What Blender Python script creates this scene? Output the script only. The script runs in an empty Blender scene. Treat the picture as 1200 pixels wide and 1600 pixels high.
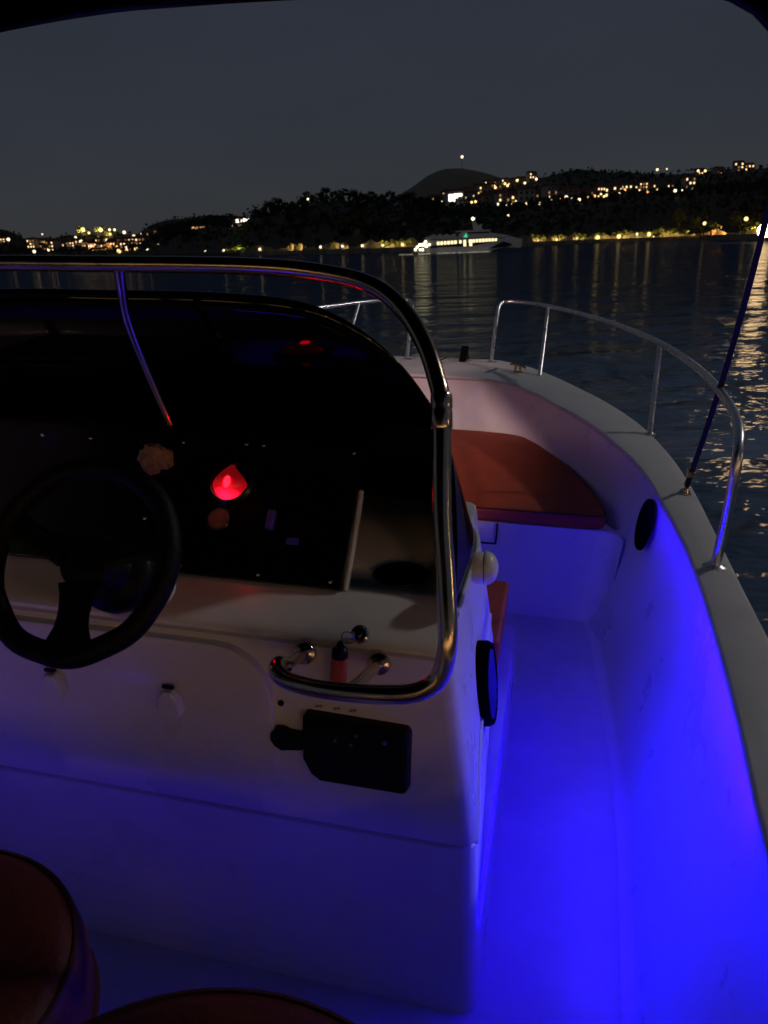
import bpy, bmesh, math, random
from mathutils import Vector, Matrix, noise
R = math.radians
random.seed(7)
scene = bpy.context.scene
COL = scene.collection

# ---------------------------------------------------------------- camera and frames
F_PX, CX, CY = 1150.0, 600.0, 800.0
YAW, HC = R(13.2), 1.45                     # camera turned 13 deg to port of the bow, 1.45 m above the deck
TH = math.atan(428 / F_PX)
fwd = Vector((-math.sin(YAW) * math.cos(TH), math.cos(YAW) * math.cos(TH), -math.sin(TH)))
rgt = Vector((math.cos(YAW), math.sin(YAW), 0))
upv = rgt.cross(fwd)
Mb = Matrix((rgt, upv, -fwd)).transposed().to_4x4()
Mb.translation = Vector((0, 0, HC))
ROLL = math.atan(0.035)
THW = math.atan(418 * math.cos(ROLL) / F_PX)
Mw = Matrix.Translation((0, 0, 2.0)) @ Matrix.Rotation(R(90) - THW, 4, 'X') @ Matrix.Rotation(-ROLL, 4, 'Z')
BOAT = Mw @ Mb.inverted()                   # how the boat floats on the water (a little heel and trim)
BOAT_ROOTS = []

cam = bpy.data.cameras.new('camera')
cam.sensor_fit = 'VERTICAL'; cam.sensor_height = 24; cam.lens = F_PX / 1600 * 24
cam.dof.use_dof = True; cam.dof.focus_distance = 2.0; cam.dof.aperture_fstop = 4.6
cam.clip_start = 0.02; cam.clip_end = 20000
co = bpy.data.objects.new('camera', cam); COL.objects.link(co); co.matrix_world = Mw
scene.camera = co


def at(px, py, d):
    """world point seen in direction (px, py) of a 1200x1600 frame at forward distance d"""
    v = Mw.to_3x3() @ Vector(((px - CX) / F_PX, (CY - py) / F_PX, -1))
    return Vector((0, 0, 2.0)) + v * (d / v.y)


# ---------------------------------------------------------------- materials
MAT = {}


def nodes(name):
    m = bpy.data.materials.new(name); m.use_nodes = True
    return m, m.node_tree.nodes, m.node_tree.links, m.node_tree.nodes['Principled BSDF']


def mat(name, col, rough=0.5, metal=0.0, var=0.12, scale=6.0, bump=0.0, bscale=60.0, coat=0.0, ior=1.45,
        emit=None, estr=0.0, rvar=0.0):
    m, N, L, b = nodes(name)
    b.inputs['Roughness'].default_value = rough
    b.inputs['Metallic'].default_value = metal
    b.inputs['IOR'].default_value = ior
    b.inputs['Coat Weight'].default_value = coat
    b.inputs['Coat Roughness'].default_value = 0.05
    tc = N.new('ShaderNodeTexCoord')
    nz = N.new('ShaderNodeTexNoise'); nz.inputs['Scale'].default_value = scale
    nz.inputs['Detail'].default_value = 6; nz.inputs['Roughness'].default_value = 0.65
    L.new(tc.outputs['Object'], nz.inputs['Vector'])
    rp = N.new('ShaderNodeValToRGB')
    rp.color_ramp.elements[0].position = 0.3; rp.color_ramp.elements[1].position = 0.7
    rp.color_ramp.elements[0].color = [c * (1 - var) for c in col] + [1]
    rp.color_ramp.elements[1].color = [min(1, c * (1 + var)) for c in col] + [1]
    L.new(nz.outputs['Fac'], rp.inputs['Fac']); L.new(rp.outputs['Color'], b.inputs['Base Color'])
    if rvar:
        mr = N.new('ShaderNodeMapRange')
        mr.inputs['From Min'].default_value = 0.3; mr.inputs['From Max'].default_value = 0.7
        mr.inputs['To Min'].default_value = max(0, rough - rvar); mr.inputs['To Max'].default_value = rough + rvar
        L.new(nz.outputs['Fac'], mr.inputs['Value']); L.new(mr.outputs['Result'], b.inputs['Roughness'])
    if bump:
        n2 = N.new('ShaderNodeTexNoise'); n2.inputs['Scale'].default_value = bscale; n2.inputs['Detail'].default_value = 4
        L.new(tc.outputs['Object'], n2.inputs['Vector'])
        bp = N.new('ShaderNodeBump'); bp.inputs['Strength'].default_value = bump; bp.inputs['Distance'].default_value = 0.01
        L.new(n2.outputs['Fac'], bp.inputs['Height']); L.new(bp.outputs['Normal'], b.inputs['Normal'])
    if emit:
        b.inputs['Emission Color'].default_value = (*emit, 1); b.inputs['Emission Strength'].default_value = estr
    MAT[name] = m
    return m


def glow(name, col, strength):
    m, N, L, b = nodes(name)
    b.inputs['Base Color'].default_value = (0.1, 0.1, 0.1, 1)
    b.inputs['Emission Color'].default_value = (*col, 1); b.inputs['Emission Strength'].default_value = strength
    MAT[name] = m
    return m


mat('gelcoat', (0.72, 0.71, 0.68), 0.32, var=0.07, scale=3.5, bump=0.06, bscale=25, coat=0.06, rvar=0.1)
mat('deck_nonskid', (0.62, 0.62, 0.61), 0.6, var=0.10, scale=5, bump=0.35, bscale=260)
mat('gunwale_top', (0.62, 0.62, 0.60), 0.42, var=0.10, scale=4, bump=0.08, bscale=60, rvar=0.08)
mat('gelcoat_hull', (0.6, 0.6, 0.6), 0.3, var=0.06)
mat('black_panel', (0.004, 0.004, 0.004), 0.22, var=0.3, bump=0.03, bscale=80)
mat('black_plastic', (0.004, 0.004, 0.004), 0.45, ior=1.28, var=0.3, bump=0.1, bscale=120)
mat('wheel_grip', (0.0035, 0.003, 0.003), 0.5, ior=1.25, var=0.3, bump=0.25, bscale=220)
mat('smoked_acrylic', (0.0012, 0.0012, 0.0012), 0.04, var=0.1, ior=1.30)
mat('stainless', (0.66, 0.54, 0.40), 0.17, 1.0, var=0.06, scale=18, rvar=0.05, bump=0.03, bscale=30)
mat('rail_steel', (0.78, 0.77, 0.74), 0.30, 1.0, var=0.06, scale=18, rvar=0.05)
mat('chrome', (0.75, 0.74, 0.72), 0.08, 1.0, var=0.05)
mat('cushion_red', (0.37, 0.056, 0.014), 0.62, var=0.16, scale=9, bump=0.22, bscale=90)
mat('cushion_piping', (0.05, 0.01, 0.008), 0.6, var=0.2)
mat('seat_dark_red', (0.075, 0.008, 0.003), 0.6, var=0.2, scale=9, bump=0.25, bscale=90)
mat('white_plastic', (0.72, 0.72, 0.70), 0.28, var=0.05)
mat('key_float', (0.46, 0.085, 0.008), 0.55, var=0.15, bump=0.1)
mat('rag', (0.30, 0.19, 0.11), 0.9, var=0.5, scale=40, bump=0.5, bscale=70)
mat('gauge_face', (0.17, 0.14, 0.10), 0.35, var=0.5, scale=30)
mat('canopy_cloth', (0.0012, 0.0012, 0.0012), 0.9, ior=1.05, var=0.3, bump=0.2, bscale=200)
mat('strap', (0.006, 0.007, 0.035), 0.75, var=0.3, bump=0.4, bscale=300)
mat('ink', (0.12, 0.05, 0.05), 0.6)
mat('brass', (0.5, 0.36, 0.16), 0.25, 1.0)
mat('blue_tint', (0.10, 0.07, 0.60), 0.4)  # blue deck light on the rocker switch is put into this colour
mat('speaker_cloth', (0.002, 0.002, 0.002), 0.9, ior=1.08)
mat('dark_chrome', (0.16, 0.16, 0.17), 0.16, 1.0)
glow('led_blue', (0.009, 0.0, 1.0), 8)
glow('bulb_red', (1.0, 0.002, 0.006), 16)
glow('screen_dot', (0.15, 0.15, 1.0), 0.35)

# compass lens: red lamp inside a small dome, brightest low down
m, N, L, b = nodes('compass_red'); MAT['compass_red'] = m
b.inputs['Base Color'].default_value = (0.25, 0.004, 0.01, 1); b.inputs['Roughness'].default_value = 0.06
tc = N.new('ShaderNodeTexCoord'); sx = N.new('ShaderNodeSeparateXYZ'); L.new(tc.outputs['Generated'], sx.inputs[0])
gr = N.new('ShaderNodeTexGradient'); gr.gradient_type = 'SPHERICAL'
mp = N.new('ShaderNodeMapping'); mp.inputs['Location'].default_value = (-0.5 * 1.5, -0.30 * 1.0, -0.22 * 1.75)
mp.inputs['Scale'].default_value = (1.5, 1.0, 1.75)
L.new(tc.outputs['Generated'], mp.inputs['Vector']); L.new(mp.outputs['Vector'], gr.inputs['Vector'])
rp = N.new('ShaderNodeValToRGB')
rp.color_ramp.elements[0].position = 0.0; rp.color_ramp.elements[0].color = (0.05, 0.0006, 0.001, 1)
rp.color_ramp.elements[1].position = 0.85; rp.color_ramp.elements[1].color = (2.6, 0.01, 0.06, 1)
e = rp.color_ramp.elements.new(0.4); e.color = (0.22, 0.001, 0.003, 1)
L.new(gr.outputs['Fac'], rp.inputs['Fac']); L.new(rp.outputs['Color'], b.inputs['Emission Color'])
b.inputs['Emission Strength'].default_value = 2.6

# background
mat('woodland', (0.045, 0.05, 0.028), 0.9, var=0.45, scale=0.05)
mat('foliage_dark', (0.05, 0.055, 0.03), 0.85, var=0.4, scale=0.4)
mat('foliage_shrub', (0.22, 0.24, 0.05), 0.8, var=0.4, scale=0.8)
mat('bark', (0.08, 0.06, 0.045), 0.9, var=0.3, scale=3)
mat('far_hill', (0.05, 0.05, 0.04), 0.95, var=0.4, scale=0.02, emit=(0.0100, 0.0095, 0.0080), estr=0.55)  # slight emission stands in for haze over the distant hill
mat('slope_ground', (0.05, 0.048, 0.036), 0.95, var=0.4, scale=0.03, emit=(0.011, 0.0085, 0.006), estr=0.12)  # faint glow adds aerial haze to the slopes
mat('quay_stone', (0.42, 0.33, 0.20), 0.85, var=0.6, scale=0.35)
mat('house_wall', (0.42, 0.32, 0.24), 0.85, var=0.2, scale=0.5)
mat('house_wall_pale', (0.55, 0.50, 0.44), 0.85, var=0.15, scale=0.5)
mat('roof_tile', (0.25, 0.09, 0.05), 0.85, var=0.3, scale=1.5)
mat('metal_post', (0.12, 0.12, 0.12), 0.5, var=0.2)
mat('ferry_white', (0.42, 0.41, 0.40), 0.5, var=0.3, scale=0.5, emit=(0.040, 0.037, 0.035), estr=0.45)  # emission imitates light falling on the hull and cabins
mat('ferry_dark', (0.02, 0.025, 0.05), 0.4, var=0.2, scale=0.4)
mat('foam', (0.8, 0.8, 0.78), 0.9, var=0.2, scale=0.5, emit=(0.8, 0.72, 0.55), estr=0.22)  # lit look comes from a glow in the foam itself
glow('lamp_warm', (1.0, 0.45, 0.12), 2.6)
glow('lamp_white', (1.0, 0.80, 0.48), 2.3)
glow('lamp_yellow', (1.0, 0.70, 0.24), 2.4)
glow('lamp_strong', (1.0, 0.66, 0.33), 14)
glow('window_lit', (1.0, 0.66, 0.30), 2.2)
glow('window_dim', (1.0, 0.45, 0.16), 0.45)
glow('window_white', (1.0, 0.9, 0.72), 3.0)
glow('ferry_window', (1.0, 0.83, 0.42), 1.7)
glow('ferry_stern_light', (1.0, 0.88, 0.5), 4)
glow('green_light', (0.1, 0.9, 0.45), 0.7)
glow('warm_fill_glow', (1.0, 0.55, 0.22), 1.7)
glow('lamp_red', (1.0, 0.16, 0.06), 1.1)


# ---------------------------------------------------------------- mesh helpers
def link(name, me, m=None, parent=None):
    o = bpy.data.objects.new(name, me); COL.objects.link(o)
    if parent: o.parent = parent
    if m:
        me.materials.append(MAT[m])
    return o


def obj(name, bm, m, parent=None, smooth=True, bevel=0.0, seg=3, angle=35):
    bmesh.ops.recalc_face_normals(bm, faces=bm.faces)
    me = bpy.data.meshes.new(name); bm.to_mesh(me); bm.free()
    if smooth:
        for p in me.polygons: p.use_smooth = True
        if not bevel: me.set_sharp_from_angle(angle=R(42))
    o = link(name, me, m, parent)
    if bevel:
        md = o.modifiers.new('bevel', 'BEVEL'); md.width = bevel; md.segments = seg
        md.limit_method = 'ANGLE'; md.angle_limit = R(angle); md.harden_normals = True
    return o


def tag(o, label, cat, group=None, kind=None):
    o['label'] = label; o['category'] = cat
    if group: o['group'] = group
    if kind: o['kind'] = kind
    return o


def thing(name, label, cat, loc=(0, 0, 0), rz=0, group=None, boat=False):
    o = bpy.data.objects.new(name, None); COL.objects.link(o); o.empty_display_size = 0.1
    o.location = loc; o.rotation_euler = (0, 0, rz)
    tag(o, label, cat, group)
    if boat: BOAT_ROOTS.append(o)
    return o


def V(*a): return Vector(a)


def box(bm, c, s, rot=None):
    r = bmesh.ops.create_cube(bm, size=1)
    M = Matrix.Translation(c) @ (rot.to_4x4() if rot else Matrix()) @ Matrix.Diagonal((*s, 1))
    bmesh.ops.transform(bm, matrix=M, verts=r['verts'])
    return r['verts']


def smooth_path(pts, n=6, closed=False):
    out = []
    P = [Vector(p) for p in pts]; k = len(P)
    rng = range(k if closed else k - 1)
    for i in rng:
        if closed: a, b, c, d = P[(i - 1) % k], P[i], P[(i + 1) % k], P[(i + 2) % k]
        else: a, b, c, d = P[max(i - 1, 0)], P[i], P[i + 1], P[min(i + 2, k - 1)]
        for j in range(n):
            t = j / n
            out.append(0.5 * ((2 * b) + (c - a) * t + (2 * a - 5 * b + 4 * c - d) * t * t + (3 * b - a - 3 * c + d) * t ** 3))
    if not closed: out.append(P[-1])
    return out


def tube(bm, pts, r, seg=12, closed=False, caps=True):
    P = [Vector(p) for p in pts]; n = len(P)
    rad = r if isinstance(r, (list, tuple)) else [r] * n
    rings = []; nrm = None
    for i in range(n):
        if closed: t = P[(i + 1) % n] - P[(i - 1) % n]
        else: t = P[min(i + 1, n - 1)] - P[max(i - 1, 0)]
        t.normalize()
        if nrm is None:
            nrm = t.orthogonal().normalized()
        else:
            nrm = (nrm - t * nrm.dot(t)).normalized()
        bi = t.cross(nrm)
        rings.append([bm.verts.new(P[i] + (nrm * math.cos(a) + bi * math.sin(a)) * rad[i])
                      for a in [2 * math.pi * k / seg for k in range(seg)]])
    for i in range(n if closed else n - 1):
        A, B = rings[i], rings[(i + 1) % n]
        off = 0
        if closed and i == n - 1:
            off = min(range(seg), key=lambda o_: (A[0].co - B[o_].co).length)
        for k in range(seg):
            bm.faces.new((A[k], A[(k + 1) % seg], B[(k + 1 + off) % seg], B[(k + off) % seg]))
    if caps and not closed:
        bm.faces.new(rings[0][::-1]); bm.faces.new(rings[-1])
    return bm


def lathe(bm, prof, axis=Vector((0, 0, 1)), org=Vector((0, 0, 0)), seg=32, sx=1.0, sy=1.0):
    """prof: list of (radius, height) along axis"""
    axis = Vector(axis).normalized(); u = axis.orthogonal().normalized()
    if abs(axis.x) < 0.9: u = (Vector((1, 0, 0)) - axis * axis.x).normalized()
    v = axis.cross(u); rings = []
    for (r, h) in prof:
        if r < 1e-6: rings.append([bm.verts.new(org + axis * h)])
        else: rings.append([bm.verts.new(org + axis * h + (u * math.cos(2 * math.pi * k / seg) * sx + v * math.sin(2 * math.pi * k / seg) * sy) * r) for k in range(seg)])
    for A, B in zip(rings, rings[1:]):
        for k in range(seg):
            k2 = (k + 1) % seg
            if len(A) == 1 and len(B) == 1: continue
            if len(A) == 1: bm.faces.new((A[0], B[k2], B[k]))
            elif len(B) == 1: bm.faces.new((A[k], A[k2], B[0]))
            else: bm.faces.new((A[k], A[k2], B[k2], B[k]))
    return bm


def grid(bm, rows):
    vs = [[bm.verts.new(p) for p in r] for r in rows]
    for a, b in zip(vs, vs[1:]):
        for i in range(len(a) - 1):
            bm.faces.new((a[i], a[i + 1], b[i + 1], b[i]))
    return vs


def slab(bm, outline, h0, h1):
    """closed prism of an xy outline between two heights"""
    a = [bm.verts.new((x, y, h0)) for x, y in outline]; b = [bm.verts.new((x, y, h1)) for x, y in outline]
    n = len(a)
    bm.faces.new(a[::-1]); bm.faces.new(b)
    for i in range(n): bm.faces.new((a[i], a[(i + 1) % n], b[(i + 1) % n], b[i]))


def NB(): return bmesh.new()


def lerp_tab(tab, x):
    if x <= tab[0][0]: return tab[0][1]
    for (a, va), (b, vb) in zip(tab, tab[1:]):
        if x <= b: return va + (vb - va) * (x - a) / (b - a)
    return tab[-1][1]


def mir(p): return (2 * XC - p[0], p[1], p[2])


# ================================================================= THE BOAT (boat frame: x starboard, y bow, z up, deck z = 0)
XC = -0.88
boat = thing('motor_boat', 'white open motor boat seen from its helm with blue deck lighting and a centre console', 'boat', boat=True)


def gz(y): return 0.66 + 0.016 * max(0, y - 1)


# starboard plan curves (y -> x); mirrored for port
IN = [(-1.6, .20), (-0.6, .26), (0.3, .31), (0.9, .335), (1.2, .356), (1.6, .372), (1.95, .372), (2.3, .35), (2.65, .312), (3.0, .23), (3.3, .13), (3.55, .02), (3.8, -.10), (4.0, -.24), (4.12, -.36), (4.17, -.50), (4.18, XC)]
OUT = [(-1.75, .36), (-0.6, .44), (0.3, .475), (0.9, .485), (1.3, .483), (1.7, .476), (2.1, .472), (2.5, .465), (2.9, .435), (3.3, .37), (3.7, .255), (4.05, .115), (4.35, -.02), (4.6, -.16), (4.78, -.32), (4.83, -.42), (4.84, XC)]
FLR = [(-1.6, .14), (-0.6, .19), (0.3, .225), (0.9, .25), (1.2, .265), (1.6, .280), (1.95, .275), (2.3, .255), (2.65, .232), (3.0, .15), (3.3, .05), (3.55, -.06), (3.8, -.18), (4.0, -.32), (4.08, -.42), (4.1, -.54), (4.11, XC)]
inner = smooth_path([(x, y, 0) for y, x in IN], 4)
outer = smooth_path([(x, y, 0) for y, x in OUT], 4)
floor_e = smooth_path([(x, y, 0) for y, x in FLR], 4)
n_pl = len(inner)


def both(path, f):
    st = [f(p) for p in path]
    return st + [Vector(mir(p)) for p in st[-2::-1]]


# deck: one sheet with gently turned-up edge
bm = NB()
fl = both(floor_e, lambda p: Vector((p.x + 0.02, p.y, 0)))
half = len(fl) // 2
rows = []
for i in range(half + 1):
    a, b_ = fl[i], fl[len(fl) - 1 - i]
    rows.append([a.lerp(b_, t / 12) for t in range(13)])
grid(bm, rows)
obj('deck', bm, 'deck_nonskid', boat)

# inner liner: radiused foot, flared wall, tucked under the gunwale lip
bm = NB()
prof = []
for k in range(n_pl):
    f, i_ = floor_e[k], inner[k]
    zt = gz(i_.y) - 0.015
    col = []
    d = Vector((i_.x - f.x, i_.y - f.y, 0))
    nrm = (d.normalized() if d.length > 1e-4 else Vector((1, 0, 0)))
    r = 0.035
    for a in range(5):
        an = a / 4 * math.pi / 2
        col.append(Vector((f.x, f.y, 0)) + nrm * (-r + r * math.sin(an)) + Vector((0, 0, 0.002 + r - r * math.cos(an))))
    for t in (0.25, 0.5, 0.75, 1.0):
        bul = 0.012 * math.sin(t * math.pi)
        q = Vector((f.x, f.y, r)).lerp(Vector((i_.x, i_.y, zt)) + nrm * 0.022, t)
        col.append(q + nrm * bul)
    prof.append(col)
rows = prof + [[Vector(mir(p)) for p in c] for c in prof[-2::-1]]
grid(bm, rows)
obj('inner_liner', bm, 'gelcoat', boat)

# gunwale: rounded inner lip, flat top, rounded outer edge
bm = NB()
rows = []
for k in range(n_pl):
    i_, o_ = inner[k], outer[k]
    z = gz((i_.y + o_.y) / 2)
    d = Vector((o_.x - i_.x, o_.y - i_.y, 0)).normalized()
    A = Vector((i_.x, i_.y, z)); B = Vector((o_.x, o_.y, z)); col = []
    col += [A + d * 0.03 + V(0, 0, -0.019), A + d * 0.003 + V(0, 0, -0.018), A + V(0, 0, -0.015)]
    for a in range(1, 6):
        an = a / 5 * math.pi / 2
        col.append(A + d * (0.009 - 0.009 * math.cos(an)) + V(0, 0, -0.009 + 0.009 * math.sin(an)))
    col += [A.lerp(B, 0.35) + V(0, 0, 0.004), A.lerp(B, 0.7) + V(0, 0, 0.003)]
    for a in range(0, 6):
        an = a / 5 * math.pi / 2
        col.append(B - d * (0.018 - 0.018 * math.sin(an)) + V(0, 0, -0.018 + 0.018 * math.cos(an)))
    col.append(B + V(0, 0, -0.06) + d * 0.003)
    rows.append(col)
rows = rows + [[Vector(mir(p)) for p in c] for c in rows[-2::-1]]
grid(bm, rows)
obj('gunwale', bm, 'gunwale_top', boat)

# outer hull
bm = NB()
rows = []
for k in range(n_pl):
    o_ = outer[k]; z = gz(o_.y) - 0.05
    c = Vector((XC, o_.y - 0.0, 0)); d = Vector((o_.x - XC, 0, 0))
    s = lerp_tab([(-2, .86), (2.0, .82), (3.5, .6), (4.3, .45), (4.84, .4)], o_.y)
    rows.append([Vector((o_.x, o_.y, z)), Vector((XC + d.x * 0.97, o_.y - 0.02, z - 0.2)), Vector((XC + d.x * (s + 1) / 2, o_.y - 0.12 * max(0, o_.y - 2) / 2.8, z - 0.5)),
                 Vector((XC + d.x * s, o_.y - 0.3 * max(0, o_.y - 2) / 2.8, -0.35)), Vector((XC + d.x * 0.02, o_.y - 0.4 * max(0, o_.y - 2) / 2.8, -0.85))])
rows = rows + [[Vector(mir(p)) for p in c] for c in rows[-2::-1]]
vs = grid(bm, rows)
obj('hull', bm, 'gelcoat_hull', boat)
bm = NB()
box(bm, (XC, -1.68, 0.25), (2.1, 0.1, 0.8))
obj('transom', bm, 'gelcoat', boat, bevel=0.02)
bm = NB()
box(bm, (XC, -1.35, 0.2), (1.6, 0.5, 0.4))
obj('stern_bench', bm, 'gelcoat', boat, bevel=0.03)

bm = NB()
box(bm, (XC, -1.60, 0.66), (2.0, 0.10, 0.62))
obj('stern_light_block', bm, 'seat_dark_red', boat, bevel=0.03)  # unseen slab added to keep warm lamplight off the lower console

# bow locker (seat base) with a locker door
YB = 2.746
bm = NB()
pts_top = [Vector((p.x - 0.005, p.y, 0.395)) for p in [floor_e[k].lerp(inner[k], 0.58) for k in range(n_pl)] if p.y > YB]
st = [Vector((0.272, YB, 0.395))] + pts_top
full = st + [Vector(mir(p)) for p in st[-2::-1]]
hb = len(full) // 2
rows = [[full[i].lerp(full[len(full) - 1 - i], t / 8) for t in range(9)] for i in range(hb + 1)]
grid(bm, rows)
a0 = Vector((0.272, YB, 0.395)); a1 = Vector((0.228, YB, 0.0))
rr = [[a0.lerp(Vector(mir(a0)), t / 8) for t in range(9)], [a1.lerp(Vector(mir(a1)), t / 8) for t in range(9)]]
grid(bm, rr)
for sg in (1, -1):
    fq = [(.200, 0), (.232, .004), (.256, .016), (.272, .036), (.283, .062), (.290, .092)]
    f_ = (lambda p: Vector(p)) if sg > 0 else (lambda p: Vector(mir(p)))
    tp = [f_((x, YB - .0025 - d_, .396)) for x, d_ in fq]; bt = [f_((x - .045, YB - .0025 - d_, 0)) for x, d_ in fq]
    grid(bm, [tp, [a_.lerp(b2, .5) for a_, b2 in zip(tp, bt)], bt])
    tv = [bm.verts.new(p + V(0, 0, .0005)) for p in tp]; cv = bm.verts.new(f_((.285, YB + .02, .3965)))
    for a_, b2 in zip(tv, tv[1:]): bm.faces.new((a_, b2, cv))
bmesh.ops.remove_doubles(bm, verts=bm.verts, dist=0.0001)
obj('bow_locker', bm, 'gelcoat', boat)
# locker door outlined by its dark rubber seal
bm = NB()
box(bm, (-0.46, YB - 0.004, 0.35), (0.53, 0.006, 0.08))
ld = obj('locker_door', bm, 'gelcoat', boat, bevel=0.002)
bm = NB()
tube(bm, smooth_path([(-0.183, YB - 0.006, 0.392), (-0.184, YB - 0.006, 0.33), (-0.188, YB - 0.006, 0.309), (-0.21, YB - 0.006, 0.306), (-0.45, YB - 0.006, 0.306), (-0.73, YB - 0.006, 0.306)], 4), 0.0035, 6)
obj('door_seal', bm, 'black_plastic', ld)

# bow cushion: a top-level thing lying on the locker
bm = NB()
out_s = [(0.196, 2.735), (0.221, 2.752), (0.228, 2.80), (0.206, 2.95), (0.168, 3.12), (0.118, 3.30), (0.058, 3.50), (-.010, 3.68), (-.085, 3.82), (-.150, 3.895), (-.24, 3.94), (-.36, 3.962), (-.52, 3.972), (XC, 3.975)]
cl = smooth_path([(x, y, 0) for x, y in out_s], 3); cl = cl + [Vector(mir(p)) for p in cl[-2::-1]]
slab(bm, [(p.x, p.y) for p in cl], 0.397, 0.460)
cush = obj('bow_cushion', bm, 'cushion_red', None, bevel=0.022, seg=5, angle=50)
for v in cush.data.vertices:
    pass
tag(cush, 'rust red padded cushion filling the bow seat under the pink lit bow wall', 'cushion'); BOAT_ROOTS.append(cush)
bm = NB()
npc = len(cl); pip = []
for k in range(npc):
    t_ = cl[(k + 1) % npc] - cl[k - 1]; nn = Vector((-t_.y, t_.x, 0)).normalized()
    if nn.dot(Vector((XC, 3.3, 0)) - cl[k]) < 0: nn = -nn
    pip.append(cl[k] + nn * .006 + V(0, 0, .4535))
tube(bm, pip, 0.0034, 6, closed=True)
obj('piping', bm, 'cushion_piping', cush)

# ---- console
rearx = [(0, -.056), (.24, -.066), (.42, -.076), (.60, -.105), (.78, -.135), (.80, -.140), (.82, -.150)]
reary = [(0, 1.034), (.42, 1.036), (.60, 1.063), (.768, 1.087), (.7705, 1.0965), (.779, 1.0985), (.7815, 1.0905), (.79, 1.099), (.815, 1.19), (.82, 1.205)]


def rrect(x0, x1, y0, y1, r, z, seg=5):
    pts = []
    for cx, cy, a0 in ((x1 - r, y0 + r, -90), (x1 - r, y1 - r, 0), (x0 + r, y1 - r, 90), (x0 + r, y0 + r, 180)):
        for k in range(seg + 1):
            a = R(a0 + 90 * k / seg)
            pts.append(Vector((cx + r * math.cos(a), cy + r * math.sin(a), z)))
    return pts


def loft(bm, rings, cap0=True, cap1=True):
    vs = [[bm.verts.new(p) for p in r] for r in rings]
    n = len(vs[0])
    for a, b_ in zip(vs, vs[1:]):
        for i in range(n):
            bm.faces.new((a[i], a[(i + 1) % n], b_[(i + 1) % n], b_[i]))
    if cap0: bm.faces.new(vs[0][::-1])
    if cap1: bm.faces.new(vs[-1])


def cring(z, yf, inset=0.0, r=0.03):
    x1 = lerp_tab(rearx, z) - inset; x0 = 2 * XC - x1; yr = lerp_tab(reary, z) + inset
    pts = rrect(x0, x1, yr, yf - inset, r, z)
    if z >= .243 and yf < 2:            # the upper console narrows a little towards the bow
        for p in pts: p.x = XC + (p.x - XC) * (1 - .045 * max(0, p.y - yr - .1) / .6)
    return pts


bm = NB()
loft(bm, [cring(0.0, 2.19), cring(0.1, 2.19), cring(0.21, 2.19), cring(0.243, 2.185)], False, True)
loft(bm, [cring(0.243, 1.80), cring(0.3, 1.80), cring(0.412, 1.80), cring(0.416, 1.80, 0.004), cring(0.4165, 1.80, 0.012)], False, True)
console = obj('console', bm, 'gelcoat', boat)
bm = NB()
loft(bm, [cring(0.416, 1.80, 0.012), cring(0.424, 1.80, 0.012), cring(0.4245, 1.80, -0.002), cring(0.429, 1.80, -0.005), cring(0.50, 1.80, -0.004), cring(0.60, 1.80, -0.002), cring(0.70, 1.79), cring(0.765, 1.78), cring(0.768, 1.78), cring(0.7705, 1.78), cring(0.779, 1.78), cring(0.7815, 1.78), cring(0.786, 1.78),
          cring(0.793, 1.78), cring(0.803, 1.78), cring(0.81, 1.78), cring(0.817, 1.778), cring(0.82, 1.77, 0.004)], True, True)
top = obj('console_moulding', bm, 'gelcoat', boat)
# cup holder sunk into the dash shelf
bm = NB()
lathe(bm, [(0.0, -0.075), (0.047, -0.075), (0.047, 0.02), (0.0, 0.02)], org=V(-0.271, 1.306, 0.82), seg=40)
cutter = obj('cutter', bm, 'black_plastic')
md = top.modifiers.new('hole', 'BOOLEAN'); md.object = cutter; md.operation = 'DIFFERENCE'
bpy.context.view_layer.update()
dg = bpy.context.evaluated_depsgraph_get()
nm = bpy.data.meshes.new_from_object(top.evaluated_get(dg))
top.modifiers.clear(); top.data = nm
bpy.data.objects.remove(cutter)
bm = NB()
lathe(bm, [(0.0, -0.073), (0.0455, -0.073), (0.0455, 0.0015), (0.049, 0.004), (0.053, 0.0035), (0.054, 0.0005)], org=V(-0.271, 1.306, 0.82), seg=48)
obj('cup_holder', bm, 'black_plastic', boat)

# raised access door on the console face with two latches
def face_y(z): return lerp_tab(reary, z)


bm = NB()
xr, xl, zb, zt, rr_ = -0.455, -1.12, 0.468, 0.757, 0.115
ol = []
for k in range(9):
    a = R(90 * k / 8); ol.append((xr - rr_ + rr_ * math.cos(a), zt - rr_ + rr_ * math.sin(a)))
for k in range(9):
    a = R(90 + 90 * k / 8); ol.append((xl + rr_ + rr_ * math.cos(a), zt - rr_ + rr_ * math.sin(a)))
ol += [(xl - 0.01, zb), (xr + 0.012, zb)]
a = [bm.verts.new((x, face_y(z) + 0.004, z)) for x, z in ol]
lift = [0.015 if z > zb + .01 else 0.0 for x, z in ol]
b_ = [bm.verts.new((x, face_y(z) - 0.0035 - l, z)) for (x, z), l in zip(ol, lift)]
c_ = [bm.verts.new((XC - 0.1 + (x - XC + 0.1) * 0.965, face_y(z) - 0.004 - l * 1.25, z + (-0.012 if z > 0.6 else 0.004))) for (x, z), l in zip(ol, lift)]
n = len(a)
for A, B in ((a, b_), (b_, c_)):
    for i in range(n): bm.faces.new((A[i], A[(i + 1) % n], B[(i + 1) % n], B[i]))
bm.faces.new(c_)
door = obj('access_door', bm, 'gelcoat', boat, bevel=0.006, seg=3, angle=20)
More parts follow.
